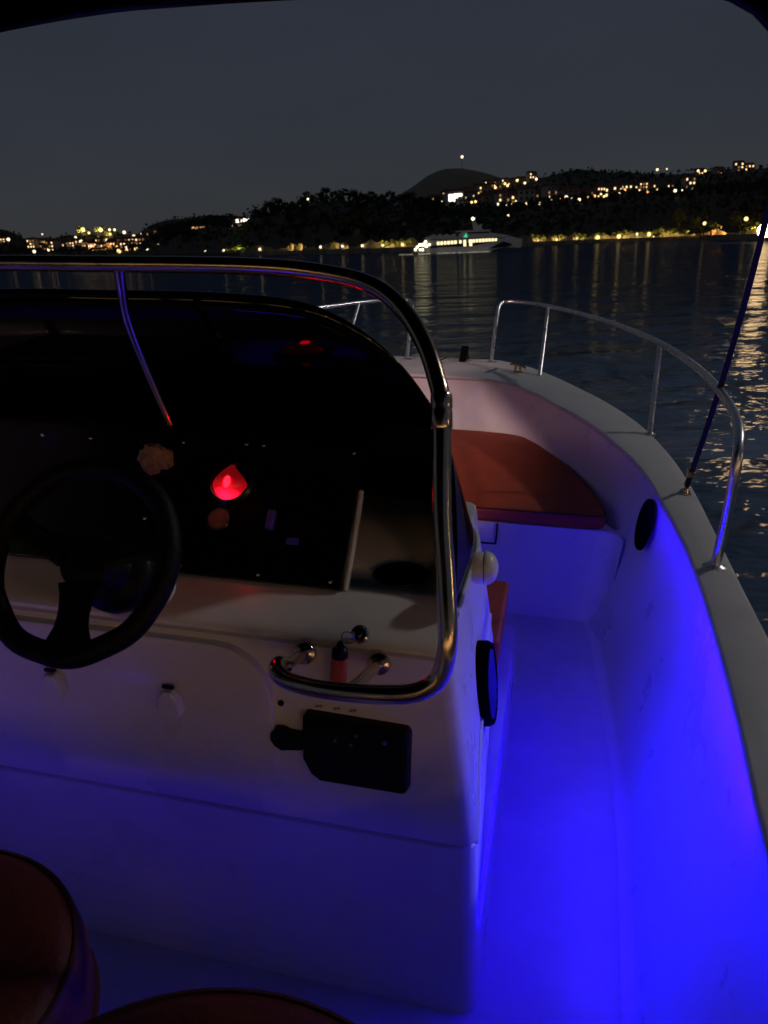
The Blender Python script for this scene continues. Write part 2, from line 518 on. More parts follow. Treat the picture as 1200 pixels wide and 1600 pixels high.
for lx in (-0.655, -0.905):
    bm = NB()
    lo = [(-.019, -.030), (-.024, -.018), (-.022, .012), (-.012, .021), (-.010, .027), (.010, .027), (.012, .021), (.022, .010), (.026, -.018), (.018, -.030)]
    z0 = 0.638; y0 = face_y(z0) - 0.0225
    A = [bm.verts.new((lx + x, y0 + 0.006, z0 + z)) for x, z in lo]; B = [bm.verts.new((lx + x * .90, y0 - 0.014, z0 + z * .95)) for x, z in lo]
    bm.faces.new(A[::-1]); bm.faces.new(B)
    for i in range(len(lo)): bm.faces.new((A[i], A[(i + 1) % len(lo)], B[(i + 1) % len(lo)], B[i]))
    obj('latch', bm, 'white_plastic', door, bevel=0.004)
    bm = NB(); box(bm, (lx - 0.002, y0 - 0.001, z0 + 0.031), (0.024, 0.008, 0.006))
    obj('latch_pivot', bm, 'black_plastic', door, bevel=0.002)
# moulding joint running up the starboard side
bm = NB()
jp = []
for y, z in ((1.05, .424), (1.11, .455), (1.25, .50), (1.45, .50), (1.78, .50)):
    jp.append((XC + (lerp_tab(rearx, z) - XC) * (1 - .045 * max(0, y - lerp_tab(reary, z) - .1) / .6) + .002, y, z))
tube(bm, smooth_path(jp, 5), 0.005, 8)
obj('side_joint', bm, 'gelcoat', boat)

# black switch/stereo box on the console face
bm = NB()
fr = [(-.392, .648), (-.205, .644), (-.198, .636), (-.196, .528), (-.203, .521), (-.360, .521), (-.378, .532), (-.394, .560), (-.396, .642)]
A = [bm.verts.new((x, face_y(z) + 0.004, z)) for x, z in fr]; B = [bm.verts.new((XC + .386 + (x - XC - .386) * .985, face_y(z) - 0.020, z)) for x, z in fr]
bm.faces.new(A[::-1]); bm.faces.new(B)
for i in range(len(fr)): bm.faces.new((A[i], A[(i + 1) % len(fr)], B[(i + 1) % len(fr)], B[i]))
sb = obj('radio_box', bm, 'black_plastic', boat, bevel=0.004)
bm = NB()
kz = 0.594; ky = face_y(kz) - 0.012
kp = [(-.460, .588), (-.458, .603), (-.447, .610), (-.435, .611), (-.424, .606), (-.396, .604), (-.396, .574), (-.424, .570), (-.438, .566), (-.452, .575)]
A = [bm.verts.new((x, ky + 0.012, z)) for x, z in kp]; B = [bm.verts.new((x, ky - 0.010, z)) for x, z in kp]
bm.faces.new(A[::-1]); bm.faces.new(B)
for i in range(len(kp)): bm.faces.new((A[i], A[(i + 1) % len(kp)], B[(i + 1) % len(kp)], B[i]))
obj('plug', bm, 'black_plastic', sb, bevel=0.004)
for x, z, s, mm in ((-.244, .616, .0042, 'blue_tint'), (-.335, .607, .003, 'metal_post'), (-.296, .622, .003, 'metal_post'), (-.305, .603, .003, 'metal_post')):
    bm = NB(); lathe(bm, [(s, 0), (s * .9, 0.003), (0, 0.004)], axis=V(0, -1, 0), org=V(x, face_y(z) - 0.0195, z), seg=12)
    obj('button', bm, mm, sb)
bm = NB()
for x0, pat in ((-.372, 'H-'), (-.338, 'O'), (-.308, 'MM')):
    for k, w in enumerate((0.010, 0.007, 0.010) if pat != 'O' else (0.007, 0.008, 0.006)):
        box(bm, (x0 + 0.004 * (k - 1), face_y(.654) - 0.0012, 0.656 + 0.0022 * (k - 1)), (w * .7, 0.001, 0.0011))
    box(bm, (x0 - 0.004, face_y(.654) - 0.0012, 0.656), (0.0012, 0.001, 0.006)); box(bm, (x0 + 0.004, face_y(.654) - 0.0012, 0.656), (0.0012, 0.001, 0.006))
obj('printed_mark', bm, 'ink', boat)
bm = NB(); lathe(bm, [(0.006, 0), (0.006, 0.003), (0, 0.004)], axis=V(0, -1, 0), org=V(-.4445, face_y(.652) - 0.001, .652), seg=14)
obj('face_plug', bm, 'black_plastic', boat)

# binnacle with the black dash panel
PX1, PX0 = -0.352, 2 * XC + 0.34
bm = NB()
pf = [(1.212, .80), (1.214, .824), (1.402, 1.057), (1.415, 1.062), (1.49, 1.055), (1.64, .82), (1.64, .80)]
rows = [[Vector((PX1 - .012 - .34 * (y - 1.214), y, z)) for y, z in pf], [Vector((PX0, y, z)) for y, z in pf]]
vs = grid(bm, rows)
bm.faces.new(vs[0][::-1]); bm.faces.new(vs[1])
obj('binnacle', bm, 'black_plastic', boat, bevel=0.010, angle=30)
bd = Vector((0, 1.40 - 1.214, 1.055 - .824)).normalized()      # up along the panel face
bn = Vector((0, -bd.z, bd.y))                                   # out of the panel face
P0 = Vector((0, 1.214, .824))


def on_panel(x, s, out=0.0): return Vector((x, 0, 0)) + P0 + bd * s + bn * out


bm = NB()
po = [(-.367, -.006), (-.366, .06), (-.366, .20), (-.372, .288), (PX0 + .02, .288), (PX0 + .02, -.006)]
A = [bm.verts.new(on_panel(x, s, 0.0005)) for x, s in po]; B = [bm.verts.new(on_panel(x, s, 0.010)) for x, s in po]
bm.faces.new(A[::-1]); bm.faces.new(B)
for i in range(len(po)): bm.faces.new((A[i], A[(i + 1) % len(po)], B[(i + 1) % len(po)], B[i]))
panel = obj('dash_panel', bm, 'black_panel', boat, bevel=0.003)
for x, s in ((-.702, .009), (-.536, .007), (-.389, .008), (-.385, .275), (-.58, .279), (-.618, .279), (-.76, .274), (-.981, .270), (-.927, .19), (-.805, .10), (-1.1, .27)):
    bm = NB(); lathe(bm, [(0.0045, 0), (0.0042, 0.002), (0.0025, 0.0035), (0, 0.0038)], axis=bn, org=on_panel(x, s, 0.0098), seg=14)
    obj('screw', bm, 'chrome', panel)
bm = NB()
tube(bm, smooth_path([on_panel(-.361, -.004, -.003), on_panel(-.360, .06, -.003), on_panel(-.360, .15, -.004), on_panel(-.362, .20, -.006)], 4), .006, 8)
obj('panel_edge', bm, 'gelcoat', boat)
# compass
cc = on_panel(-.631, .190, 0.010)
bm = NB(); lathe(bm, [(0.050, 0), (0.050, 0.008), (0.044, 0.014), (0.041, 0.014), (0.039, 0.004), (0, 0.004)], axis=bn, org=cc, seg=40)
comp = obj('compass', bm, 'black_panel', boat)
bm = NB(); lathe(bm, [(0.038, 0.002)] + [(0.038 * math.cos(R(a)), 0.004 + 0.034 * math.sin(R(a))) for a in range(0, 90, 9)] + [(0, 0.038)], axis=bn, org=cc, seg=40)
for v in bm.verts:
    q = v.co - cc; u_ = q.dot(bd)
    if u_ > -.01: v.co.x = cc.x + q.x * max(.16, 1 - ((u_ + .01) / .046) ** 1.5 * .9)
obj('compass_lens', bm, 'compass_red', comp)
bm = NB(); bmesh.ops.create_uvsphere(bm, u_segments=16, v_segments=10, radius=.0085)
for v in bm.verts: v.co = cc + V(.006, 0, 0) + bn * .0375 - bd * .010 + V(v.co.x * .8, 0, 0) + bd * v.co.y * 1.5 + bn * v.co.z * .8
obj('compass_bulb', bm, 'bulb_red', comp)
bm = NB(); tube(bm, [cc + V(0.0405 * math.cos(R(a)), 0, 0) + bd * (0.0405 * math.sin(R(a))) + bn * 0.014 for a in range(200, 346, 10)], 0.0013, 8)
obj('compass_ring', bm, 'chrome', comp)
# two gauges, rocker, card slot
bm = NB(); lathe(bm, [(0.026, 0), (0.026, 0.006), (0.0235, 0.008), (0.022, 0.006)], axis=bn, org=on_panel(-.640, .112, 0.010), seg=36)
g = obj('gauge', bm, 'black_panel', boat)
bm = NB(); lathe(bm, [(0.0225, 0.0055), (0.0, 0.0055)], axis=bn, org=on_panel(-.640, .112, 0.010), seg=36)
obj('gauge_face', bm, 'gauge_face', g)
bm = NB(); box(bm, on_panel(-.529, .118, 0.018), (0.016, 0.016, 0.040), Matrix.Rotation(math.atan2(bd.y, bd.z) * -1, 3, 'X')); 
obj('rocker_switch', bm, 'blue_tint', boat, bevel=0.004)
bm = NB(); box(bm, on_panel(-.475, .112, 0.012), (0.075, 0.006, 0.02), Matrix.Rotation(math.atan2(bd.y, bd.z) * -1, 3, 'X'))
obj('card_slot', bm, 'black_plastic', boat, bevel=0.002)
bm = NB(); box(bm, on_panel(-.479, .080, 0.0105), (0.026, 0.003, 0.014), Matrix.Rotation(math.atan2(bd.y, bd.z) * -1, 3, 'X'))
obj('dash_badge', bm, 'blue_tint', boat, bevel=0.001)

# ---- steering wheel
wc = Vector((-.691, .90, .989)); wn = Vector((0, -.8, .6)); wu = Vector((1, 0, 0)); wv = Vector((0, .6, .8))


def wp(r, ang, out=0.0): return wc + (wu * math.cos(R(ang)) + wv * math.sin(R(ang))) * r + wn * out


bm = NB()
ring = [wp(.1485 + 0.0016 * math.cos(R(a * 9)) * (1 if 200 < a < 340 else .3), a) for a in range(0, 360, 5)]
tube(bm, ring, 0.0175, 16, closed=True)
wheel = obj('steering_wheel', bm, 'wheel_grip', boat)
bm = NB(); lathe(bm, [(0, -.03), (.045, -.03), (.050, -.012), (.044, .004), (.03, .010), (0, .012)], axis=wn, org=wc - wn * 0.02, seg=32)
obj('hub', bm, 'black_plastic', wheel)
for a0, wid in ((-83, 10), (15, 7), (163, 7)):
    bm = NB()
    rows = []
    for k in range(7):
        t = k / 6; r_ = .035 + (.140 - .035) * t
        w = (wid * .0027) * (1 + .8 * (2 * t - 1) ** 2 * (1 if t > .5 else .5)); side = -wu * math.sin(R(a0)) + wv * math.cos(R(a0))
        c0 = wp(r_, a0, -0.014 + 0.012 * t)
        rows.append([c0 - side * w + wn * .004, c0 - side * w * .6 + wn * .009, c0 + wn * .006, c0 + side * w * .6 + wn * .009, c0 + side * w + wn * .004, c0 + side * w * .7 - wn * .007, c0 - side * w * .7 - wn * .007, c0 - side * w + wn * .004])
    grid(bm, rows); bmesh.ops.remove_doubles(bm, verts=bm.verts, dist=1e-5)
    obj('spoke', bm, 'black_plastic', wheel)
# column: round white boss moulded on the dash, black bellows in front
bm = NB(); lathe(bm, [(.040, .0), (.042, .066), (.0700, .070), (.0715, .085), (.067, .092), (.0, .092)], axis=wn, org=wc - wn * .235 + V(.006, 0, .002), seg=44)
obj('column_boss', bm, 'gelcoat', boat)
bm = NB(); lathe(bm, [(.060, .0), (.0655, .02), (.0655, .04), (.060, .05), (.040, .06), (.030, .09), (.028, .125)], axis=wn, org=wc - wn * .145, seg=36)
obj('steering_column', bm, 'black_plastic', boat)
# rag knotted round the foot of the frame strut
bm = NB(); bmesh.ops.create_icosphere(bm, subdivisions=4, radius=1)
for v in bm.verts:
    nn = v.co.normalized(); f = 1 + .45 * noise.noise(nn * 1.6 + V(3, 1, 7)) + .16 * noise.noise(nn * 5)
    v.co = Vector((nn.x * .036, nn.y * .024, nn.z * .030)) * f + on_panel(-.805, .228, .024)
rag = tag(obj('rag', bm, 'rag', None), 'crumpled beige rag tucked behind the steering wheel at the foot of the frame strut', 'rag'); BOAT_ROOTS.append(rag)

# ---- windscreen: smoked panel raked aft and wrapped round to the sides
base = [(-.142, 1.165, .818), (-.140, 1.30, .82), (-.140, 1.47, .82), (-.168, 1.59, .82), (-.26, 1.715, .82), (-.42, 1.762, .82), (-.64, 1.767, .82), (XC, 1.768, .82)]
topc = [(-.143, 1.168, .822), (-.160, 1.29, .905), (-.190, 1.40, 1.04), (-.225, 1.405, 1.13), (-.315, 1.37, 1.252), (-.45, 1.352, 1.333), (-.64, 1.355, 1.353), (XC, 1.358, 1.354)]
bs = smooth_path(base, 5); ts = smooth_path(topc, 5)
bs = bs + [Vector(mir(p)) for p in bs[-2::-1]]; ts = ts + [Vector(mir(p)) for p in ts[-2::-1]]
def ws_pt(i, t):
    b0, t0 = bs[i], ts[i]
    w_ = min(1, max(0, (min(i, len(bs) - 1 - i) - 12) / 10))
    c0 = (b0 + t0) / 2 + V(0, -.08, -.01) * w_
    return b0 * (1 - t) ** 2 + c0 * 2 * t * (1 - t) + t0 * t * t
bm = NB(); grid(bm, [[ws_pt(i, k / 14) for k in range(15)] for i in range(len(bs))])
ws = obj('windscreen', bm, 'smoked_acrylic', boat)
md = ws.modifiers.new('solid', 'SOLIDIFY'); md.thickness = 0.005; md.offset = -1
bm = NB()
rim = [p + V(0.0015, 0, 0.003) for p in bs]
tube(bm, rim, 0.006, 8)
obj('windscreen_trim', bm, 'white_plastic', boat)
for (px_, py_, pz_) in ((-.745, 1.437, 1.213), (-.715, 1.478, 1.157), (-.690, 1.478, 1.157)):
    p = Vector((px_, py_, pz_))
    bm = NB(); lathe(bm, [(0.004, 0), (0.003, 0.003), (0, 0.0035)], axis=V(0, -.742, -.67), org=p, seg=12)
    obj('reflection_dot', bm, 'chrome', ws)  # chrome dots added to imitate light reflections in the screen

# ---- stainless frame in front of the windscreen
leg = [(-.124, .882, .881), (-.118, .891, .928), (-.128, .925, 1.0), (-.143, .968, 1.087), (-.158, 1.036, 1.218)]
st_top = [(-.172, 1.066, 1.260), (-.195, 1.098, 1.301), (-.228, 1.128, 1.340), (-.269, 1.150, 1.371), (-.318, 1.164, 1.389), (-.40, 1.178, 1.401), (-.493, 1.187, 1.4065), (-.62, 1.196, 1.408), (-.70, 1.200, 1.408)]
low = [(-.398, .990, .787), (-.403, .968, .802), (-.395, .940, .806), (-.371, .923, .804), (-.32, .903, .811), (-.262, .888, .822), (-.206, .878, .834), (-.165, .874, .845), (-.138, .877, .860)]
XF = -0.88
def mirf(p): return (2 * XF - p[0], p[1], p[2])
pth = low + leg + st_top
bm = NB()
sp = smooth_path(pth, 5)
sp = sp + [Vector(mirf(p)) for p in sp[::-1]]
tube(bm, sp, 0.0138, 20)
frame = obj('windscreen_frame', bm, 'stainless', boat)
# sleeve joint on the starboard leg
bm = NB(); j0 = Vector((-.158, 1.036, 1.218)); jd = Vector((-.015, .068, .131)).normalized()
lathe(bm, [(.0142, -.030), (.0160, -.026), (.0162, -.004), (.0150, 0), (.0162, .004), (.0158, .020), (.0142, .024)], axis=jd, org=j0, seg=24)
obj('sleeve', bm, 'stainless', frame)
# standoffs and flanges into the console face
for p0, p1 in (((-.398, .990, .787), (-.398, 1.085, .755)), ((-.262, .888, .822), (-.262, 1.086, .752))):
    p0, p1 = Vector(p0), Vector(p1); d = (p1 - p0).normalized()
    bm = NB(); tube(bm, [p0 - d * .002, p1], 0.0100, 16)
    lathe(bm, [(.0100, -.011), (.013, -.009), (.0190, -.007), (.0210, -.003), (.0210, 0.004)], axis=d, org=p1 - d * 0.004, seg=28)
    obj('standoff', bm, 'stainless', frame)
# centre strut, flattened at the top
bm = NB()
s0, s1 = Vector((-.752, 1.200, 1.400)), Vector((-.762, 1.335, 1.094))
sp2 = smooth_path([s0, s0.lerp(s1, .12) + V(-.006, -.004, 0), s0.lerp(s1, .3) + V(-.013, -.006, 0), s0.lerp(s1, .6) + V(-.010, -.004, 0), s1], 5)
tube(bm, sp2, [.0105 - .0025 * min(1, k / 8) for k in range(len(sp2))], 14)
obj('strut', bm, 'stainless', frame)

# ignition lock and float key
il = Vector((-.302, 1.115, .795)); sn = Vector((0, -.35, .94)).normalized()
bm = NB(); lathe(bm, [(.017, 0), (.0165, .006), (.013, .009), (.012, .006), (.005, .006), (.004, .012), (0, .012)], axis=V(0, -.75, .66), org=il + V(0, -.012, -.002), seg=28)
obj('ignition_lock', bm, 'chrome', boat)
kf = thing('key_float', 'orange red cylindrical key float with black cap hanging below the ignition lock', 'key float', (-.326, 1.055, .775), boat=True)
bm = NB(); lathe(bm, [(0, -.072), (.012, -.072), (.0145, -.066), (.0145, -.004), (.013, 0), (0, 0)], axis=V(.10, -.08, 1), seg=24)
obj('float_body', bm, 'key_float', kf)
bm = NB(); lathe(bm, [(.0142, .0005), (.0142, .012), (.010, .017), (.006, .019), (.006, .026), (.0035, .031), (0, .031)], axis=V(.10, -.08, 1), seg=20)
obj('cap', bm, 'black_plastic', kf)
bm = NB(); rg = [V(.014 + .011 * math.cos(R(a)), .004, .036 + .011 * math.sin(R(a))) for a in range(0, 360, 20)]
tube(bm, rg, .0012, 6, closed=True)
obj('key_ring', bm, 'chrome', kf)
bm = NB(); box(bm, (.0235, .022, .030), (.003, .040, .012), Matrix.Rotation(R(-35), 3, 'X'))
obj('key', bm, 'chrome', kf, bevel=.001)

# white round vent with dark seam on the console side, side speakers
vk = Vector((-.106, 1.245, .880))
bm = NB(); lathe(bm, [(.028, -.018), (.030, -.014), (.030, 0.001), (.029, .003)], axis=V(1, .05, .05), org=vk, seg=40)
vent = obj('side_vent', bm, 'white_plastic', boat)
bm = NB(); lathe(bm, [(.0275, -.001), (.0275, .005)], axis=V(1, .05, .05), org=vk, seg=40)
obj('vent_seal', bm, 'black_plastic', vent)
bm = NB(); lathe(bm, [(.0305, .0045), (.0312, .007)] + [(.0312 * math.cos(R(a)), .008 + .022 * math.sin(R(a))) for a in range(0, 90, 10)] + [(0, .030)], axis=V(1, .05, .05), org=vk, seg=40)
obj('vent_cap', bm, 'white_plastic', vent)


def speaker(c, ax, r, th, name, sy=1.0):
    bm = NB(); lathe(bm, [(r, 0), (r, th * .7), (r * .95, th), (r * .86, th), (r * .82, th * .6), (r * .3, th * .35), (0, th * .55)], axis=ax, org=c, seg=48, sy=sy)
    s = obj(name, bm, 'speaker_cloth', boat)
    bm = NB()
    axv = Vector(ax).normalized(); u = Vector((0, 1, 0)); u = (u - axv * u.dot(axv)).normalized(); v = axv.cross(u)
    for k in range(-3, 4):
        w = r * .82 * math.sqrt(max(0, 1 - (k / 4) ** 2))
        tube(bm, [c + axv * th * .9 + u * (k / 4 * r * .82) + v * w * t for t in (-1, -.5, 0, .5, 1)], r * .035, 6)
    obj('grille', bm, 'dark_chrome' if name == 'side_speaker' else 'speaker_cloth', s)
    return s


speaker(Vector((-.112, 1.395, .535)), (1, 0, .14), .092, .030, 'side_speaker')
speaker(Vector((.330, 2.44, .548)), (-.985, -.06, .16), .088, .012, 'hull_speaker')
# front seat cushion of the console
bm = NB()
cp = [(1.99, .27), (2.10, .275), (2.20, .295), (2.245, .34), (2.25, .375), (2.225, .392), (2.15, .395), (1.83, .39), (1.82, .27)]
rows = [[Vector((-.100 + .02 * (z - .3), y, z)) for y, z in cp], [Vector((2 * XC + .088, y, z)) for y, z in cp]]
vs = grid(bm, [r + [r[0]] for r in rows]); 
bmesh.ops.remove_doubles(bm, verts=bm.verts, dist=1e-5)
bmesh.ops.holes_fill(bm, edges=bm.edges, sides=20)
fc = obj('console_cushion', bm, 'cushion_red', None, bevel=.012, angle=25)
tag(fc, 'dark red seat cushion peeking out in front of the console beside the blue lit passage', 'cushion'); BOAT_ROOTS.append(fc)

# ---- bow rails
rail_pts = [(.425, 1.835, .672), (.424, 1.80, .80), (.420, 1.775, .93), (.424, 1.80, .995), (.436, 1.90, 1.028), (.452, 2.15, 1.040), (.462, 2.55, 1.040), (.435, 3.0, 1.042), (.385, 3.42, 1.042), (.265, 3.95, 1.045), (.10, 4.42, 1.050), (-.07, 4.72, 1.06), (-.22, 4.90, 1.065), (-.345, 4.97, 1.065), (-.392, 4.93, 1.05), (-.402, 4.86, .98), (-.41, 4.70, .72)]
def bow_mir(p):
    t_ = min(1, max(0, (p[1] - 3.0) / 1.5)); c_ = XC + (-.68 - XC) * t_ * t_ * (3 - 2 * t_)
    return Vector((2 * c_ - p[0], p[1], p[2]))
def rail(side):
    f = (lambda p: Vector(p)) if side > 0 else bow_mir
    bm = NB(); tube(bm, smooth_path([f(p) for p in rail_pts], 5), .0125, 16)
    r_ = obj('bow_rail', bm, 'rail_steel', boat)
    for b0, t0 in (((.392, 3.12, .692), (.408, 3.30, 1.040)), ((-.095, 4.31, .712), (-.085, 4.725, 1.052))):
        bm = NB(); tube(bm, [f(b0), f(t0)], .0105, 14)
        obj('stanchion', bm, 'rail_steel', r_)
        bm = NB(); lathe(bm, [(.024, -.004), (.024, .004), (.014, .007), (.0105, .012)], org=f(b0), seg=24); obj('foot_flange', bm, 'rail_steel', r_)
    for b0 in ((.425, 1.835, .672), (-.41, 4.70, .716)):
        bm = NB(); lathe(bm, [(.029, -.004), (.029, .005), (.018, .009), (.0125, .016)], org=f(b0), seg=28); obj('foot_flange', bm, 'rail_steel', r_)


rail(1); rail(-1)
# cleats, bow roller, pad eye
def cleat(c, ang):
    bm = NB()
    M = Matrix.Translation(c) @ Matrix.Rotation(ang, 4, 'Z')
    tube(bm, [M @ V(x, 0, z) for x, z in ((-.075, .034), (-.05, .042), (0, .044), (.05, .042), (.075, .034))], [.005, .008, .009, .008, .005], 10)
    for s in (-1, 1): tube(bm, [M @ V(s * .022, 0, 0), M @ V(s * .020, 0, .042)], .008, 10)
    box(bm, M @ V(0, 0, .002), (.06, .03, .006), Matrix.Rotation(ang, 3, 'Z'))
    obj('cleat', bm, 'brass', boat)


cleat(Vector((-.225, 4.37, gz(4.37) + .003)), R(-50)); cleat(Vector(mir((-.225, 4.37, gz(4.37) + .003))), R(50))
bm = NB()
rp_ = [(4.66, .0), (4.73, .045), (4.785, .082), (4.81, .086), (4.825, .072), (4.805, .035), (4.87, .014), (4.89, -.012), (4.70, -.005)]
A = [bm.verts.new((-.570, y, gz(4.7) + z)) for y, z in rp_]; B = [bm.verts.new((-.612, y, gz(4.7) + z)) for y, z in rp_]
bm.faces.new(A[::-1]); bm.faces.new(B)
for i in range(len(rp_)): bm.faces.new((A[i], A[(i + 1) % len(rp_)], B[(i + 1) % len(rp_)], B[i]))
br = obj('bow_roller', bm, 'black_plastic', boat, bevel=.006)
bm = NB(); lathe(bm, [(0, -.026), (.010, -.026), (.010, .026), (0, .026)], axis=V(1, 0, 0), org=V(-.591, 4.805, gz(4.7) + .080), seg=16); obj('roller_wheel', bm, 'metal_post', br)
bm = NB(); tube(bm, [(-.74, 4.52, gz(4.5) + .012), (-.665, 4.60, gz(4.6) + .034)], .009, 10); obj('deck_latch', bm, 'stainless', boat)
bm = NB(); tube(bm, [(-.41, 4.30, gz(4.3) + .004), (-.35, 4.42, gz(4.4) + .012)], .005, 8); obj('deck_hook', bm, 'chrome', boat)
pe = Vector((.432, 2.395, gz(2.395) + .003))
bm = NB(); tube(bm, [pe + V(0, -.02, 0), pe + V(0, -.016, .016), pe + V(0, 0, .024), pe + V(0, .016, .016), pe + V(0, .02, 0)], .0045, 8)
box(bm, pe + V(0, 0, .002), (.024, .058, .004))
obj('pad_eye', bm, 'stainless', boat)
# strap to the canopy
strap = thing('canopy_strap', 'dark blue tie down strap running from the starboard gunwale eye up to the canopy', 'strap', tuple(pe + V(0, 0, .02)), boat=True)
bm = NB()
tgt = Vector((.452, 1.93, 1.90)) - pe - V(0, 0, .02)
rows = []
for k in range(25):
    t = k / 24; p = tgt * t + V(.020 * math.sin(t * math.pi), 0, -.03 * math.sin(t * math.pi))
    w = .0075; rows.append([p + V(-w, -.0016, 0), p + V(-w, .0016, 0), p + V(w, .0016, 0), p + V(w, -.0016, 0), p + V(-w, -.0016, 0)])
grid(bm, rows); bmesh.ops.remove_doubles(bm, verts=bm.verts, dist=1e-5)
obj('webbing', bm, 'strap', strap)
bm = NB(); tube(bm, [V(0, 0, -.008), V(.008, .002, .006), V(.004, .002, .028), V(-.004, -.002, .028), V(-.008, -.002, .006), V(0, 0, -.008)], .003, 8)
box(bm, tgt * .045, (.020, .008, .03)); obj('hook', bm, 'stainless', strap)

# ---- canopy overhead
bm = NB()
rows = []
for k in range(49):
    s = -1 + 2 * k / 48
    x = XC + s * 1.27
    z = 1.955 - .10 * abs(s) ** 14
    yf = 1.775 + .13 * (max(0, abs(x - XC) - .10) / .55) ** 1.4 * (1 if x < XC else .35)
    rows.append([Vector((x, yf - (yf + 2.3) * j / 10, z + .03 * math.sin(j / 10 * math.pi))) for j in range(11)])
grid(bm, rows)
cn = obj('canopy', bm, 'canopy_cloth', boat)
md = cn.modifiers.new('solid', 'SOLIDIFY'); md.thickness = .004
bm = NB(); tube(bm, [r[0] + V(0, -.012, -.014) for r in rows], .012, 10); obj('canopy_bow', bm, 'black_plastic', boat)
for s in (1, -1):
    bm = NB(); q = rows[-1][0] if s > 0 else rows[0][0]
    tube(bm, smooth_path([q + V(-.012 * s, -.012, -.014), q + V(.0, -.20, -.10), q + V(.02 * s, -.9, -.75), V(XC + s * 1.29, .1, .66)], 5), .012, 10); obj('canopy_leg', bm, 'black_plastic', boat)

# ---- helm seats (two round-backed pods)
def helm_seat(x, y, ztop, r, label):
    s = thing('helm_seat', label, 'seat', (x, y, 0), group='helm seats', boat=True)
    bm = NB(); lathe(bm, [(.19, 0), (.19, .012), (.06, .02), (.05, .04), (.05, ztop - .14)], seg=28); obj('pedestal', bm, 'metal_post', s)
    bm = NB(); lathe(bm, [(0, ztop - .15), (r * .9, ztop - .15), (r * .985, ztop - .135), (r, ztop - .10), (r * .998, ztop - .060), (r * .98, ztop - .034), (r * .94, ztop - .014), (r * .86, ztop - .003), (r * .7, ztop), (r * .4, ztop - .003), (0, ztop - .005)], seg=56, sx=1.08); obj('seat_pad', bm, 'seat_dark_red', s)
    bm = NB(); tube(bm, [V(r * 1.08 * .945 * math.cos(R(a)), r * .945 * math.sin(R(a)), ztop - .0145) for a in range(0, 360, 6)], .0045, 6, closed=True); obj('top_seam', bm, 'cushion_piping', s)
    bm = NB(); tube(bm, [V(r * 1.09 * math.cos(R(a)) * .99, r * 1.005 * math.sin(R(a)), ztop - .125) for a in range(0, 360, 8)], .005, 6, closed=True); obj('piping', bm, 'cushion_piping', s)


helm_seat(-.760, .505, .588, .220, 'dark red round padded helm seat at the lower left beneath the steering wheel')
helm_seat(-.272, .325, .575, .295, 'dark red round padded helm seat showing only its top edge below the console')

# ---- blue LED strips under the gunwales
def led(y0, y1, side, z_off=-.021, name='led_strip'):
    bm = NB(); ptsl = []
    k = 0; y = y0
    inn = lambda yy: lerp_tab(IN, yy)
    while y <= y1 + 1e-6:
        ptsl.append((inn(y) + .012, y, gz(y) + z_off)); y += .1
    ptsl = [Vector(p) if side > 0 else Vector(mir(p)) for p in ptsl]
    rows = [[p + V(-.004, 0, 0), p + V(.004, 0, -.001)] for p in ptsl]
    grid(bm, rows)
    return obj(name, bm, 'led_blue', boat)


led(1.0, 2.3, 1); led(0.9, 2.4, -1)


def lamp(name, kind, loc, energy, col, boatf=True, **kw):
    l = bpy.data.lights.new(name, kind); l.energy = energy; l.color = col
    for k_, v_ in kw.items(): setattr(l, k_, v_)
    o = bpy.data.objects.new(name, l); COL.objects.link(o)
    p = Vector(loc); o.location = (BOAT @ p) if boatf else p
    return o


BLUE = (0.020, 0.0005, 1.0)
def blue_area(name, a, b, energy, tilt, w=.012, col=BLUE):
    a, b = BOAT @ Vector(a), BOAT @ Vector(b)
    o = lamp(name, 'AREA', (0, 0, 0), energy, col, shape='RECTANGLE', size=(b - a).length, size_y=w)
    x = (b - a).normalized(); z = -(BOAT.to_3x3() @ Vector(tilt)).normalized(); z = (z - x * z.dot(x)).normalized(); y = z.cross(x)
    o.matrix_world = Matrix.Translation((a + b) / 2) @ Matrix((x, y, z)).transposed().to_4x4()
    return o


blue_area('deck_led', (.322, 1.02, gz(1.1) - .026), (.336, 1.75, gz(1.7) - .026), 4.2, (-.30, 0, -1))
blue_area('deck_led_forward', (.338, 1.75, gz(1.7) - .026), (.300, 2.45, gz(2.4) - .026), 1.1, (-.10, 0, -1))
blue_area('deck_led_port', (2 * XC - .338, 1.0, gz(1.1) - .024), (2 * XC - .335, 2.2, gz(2.1) - .024), 9.0, (.10, 0, -1))
blue_area('wall_fill_blue', (-.050, 1.12, .15), (-.052, 1.62, .15), 6.2, (1, 0, 1.0), .06, (.0008, 0, 1))  # added blue fill that evens out the light on the starboard wall
blue_area('wall_fill_blue_forward', (-.050, 1.75, .16), (-.054, 2.10, .16), .06, (1, 0, .6), .06, (.0008, 0, 1))  # weak forward piece of the added wall fill
o = blue_area('helm_led', (-1.35, .30, .40), (-.15, .30, .40), .90, (0, .8, .35), .05, (.06, .006, 1)); o.data.spread = R(112)

# place everything of the boat on the water
for o in BOAT_ROOTS:
    bpy.context.view_layer.update()
    o.matrix_world = BOAT @ Matrix.LocRotScale(o.location, o.rotation_euler, o.scale)

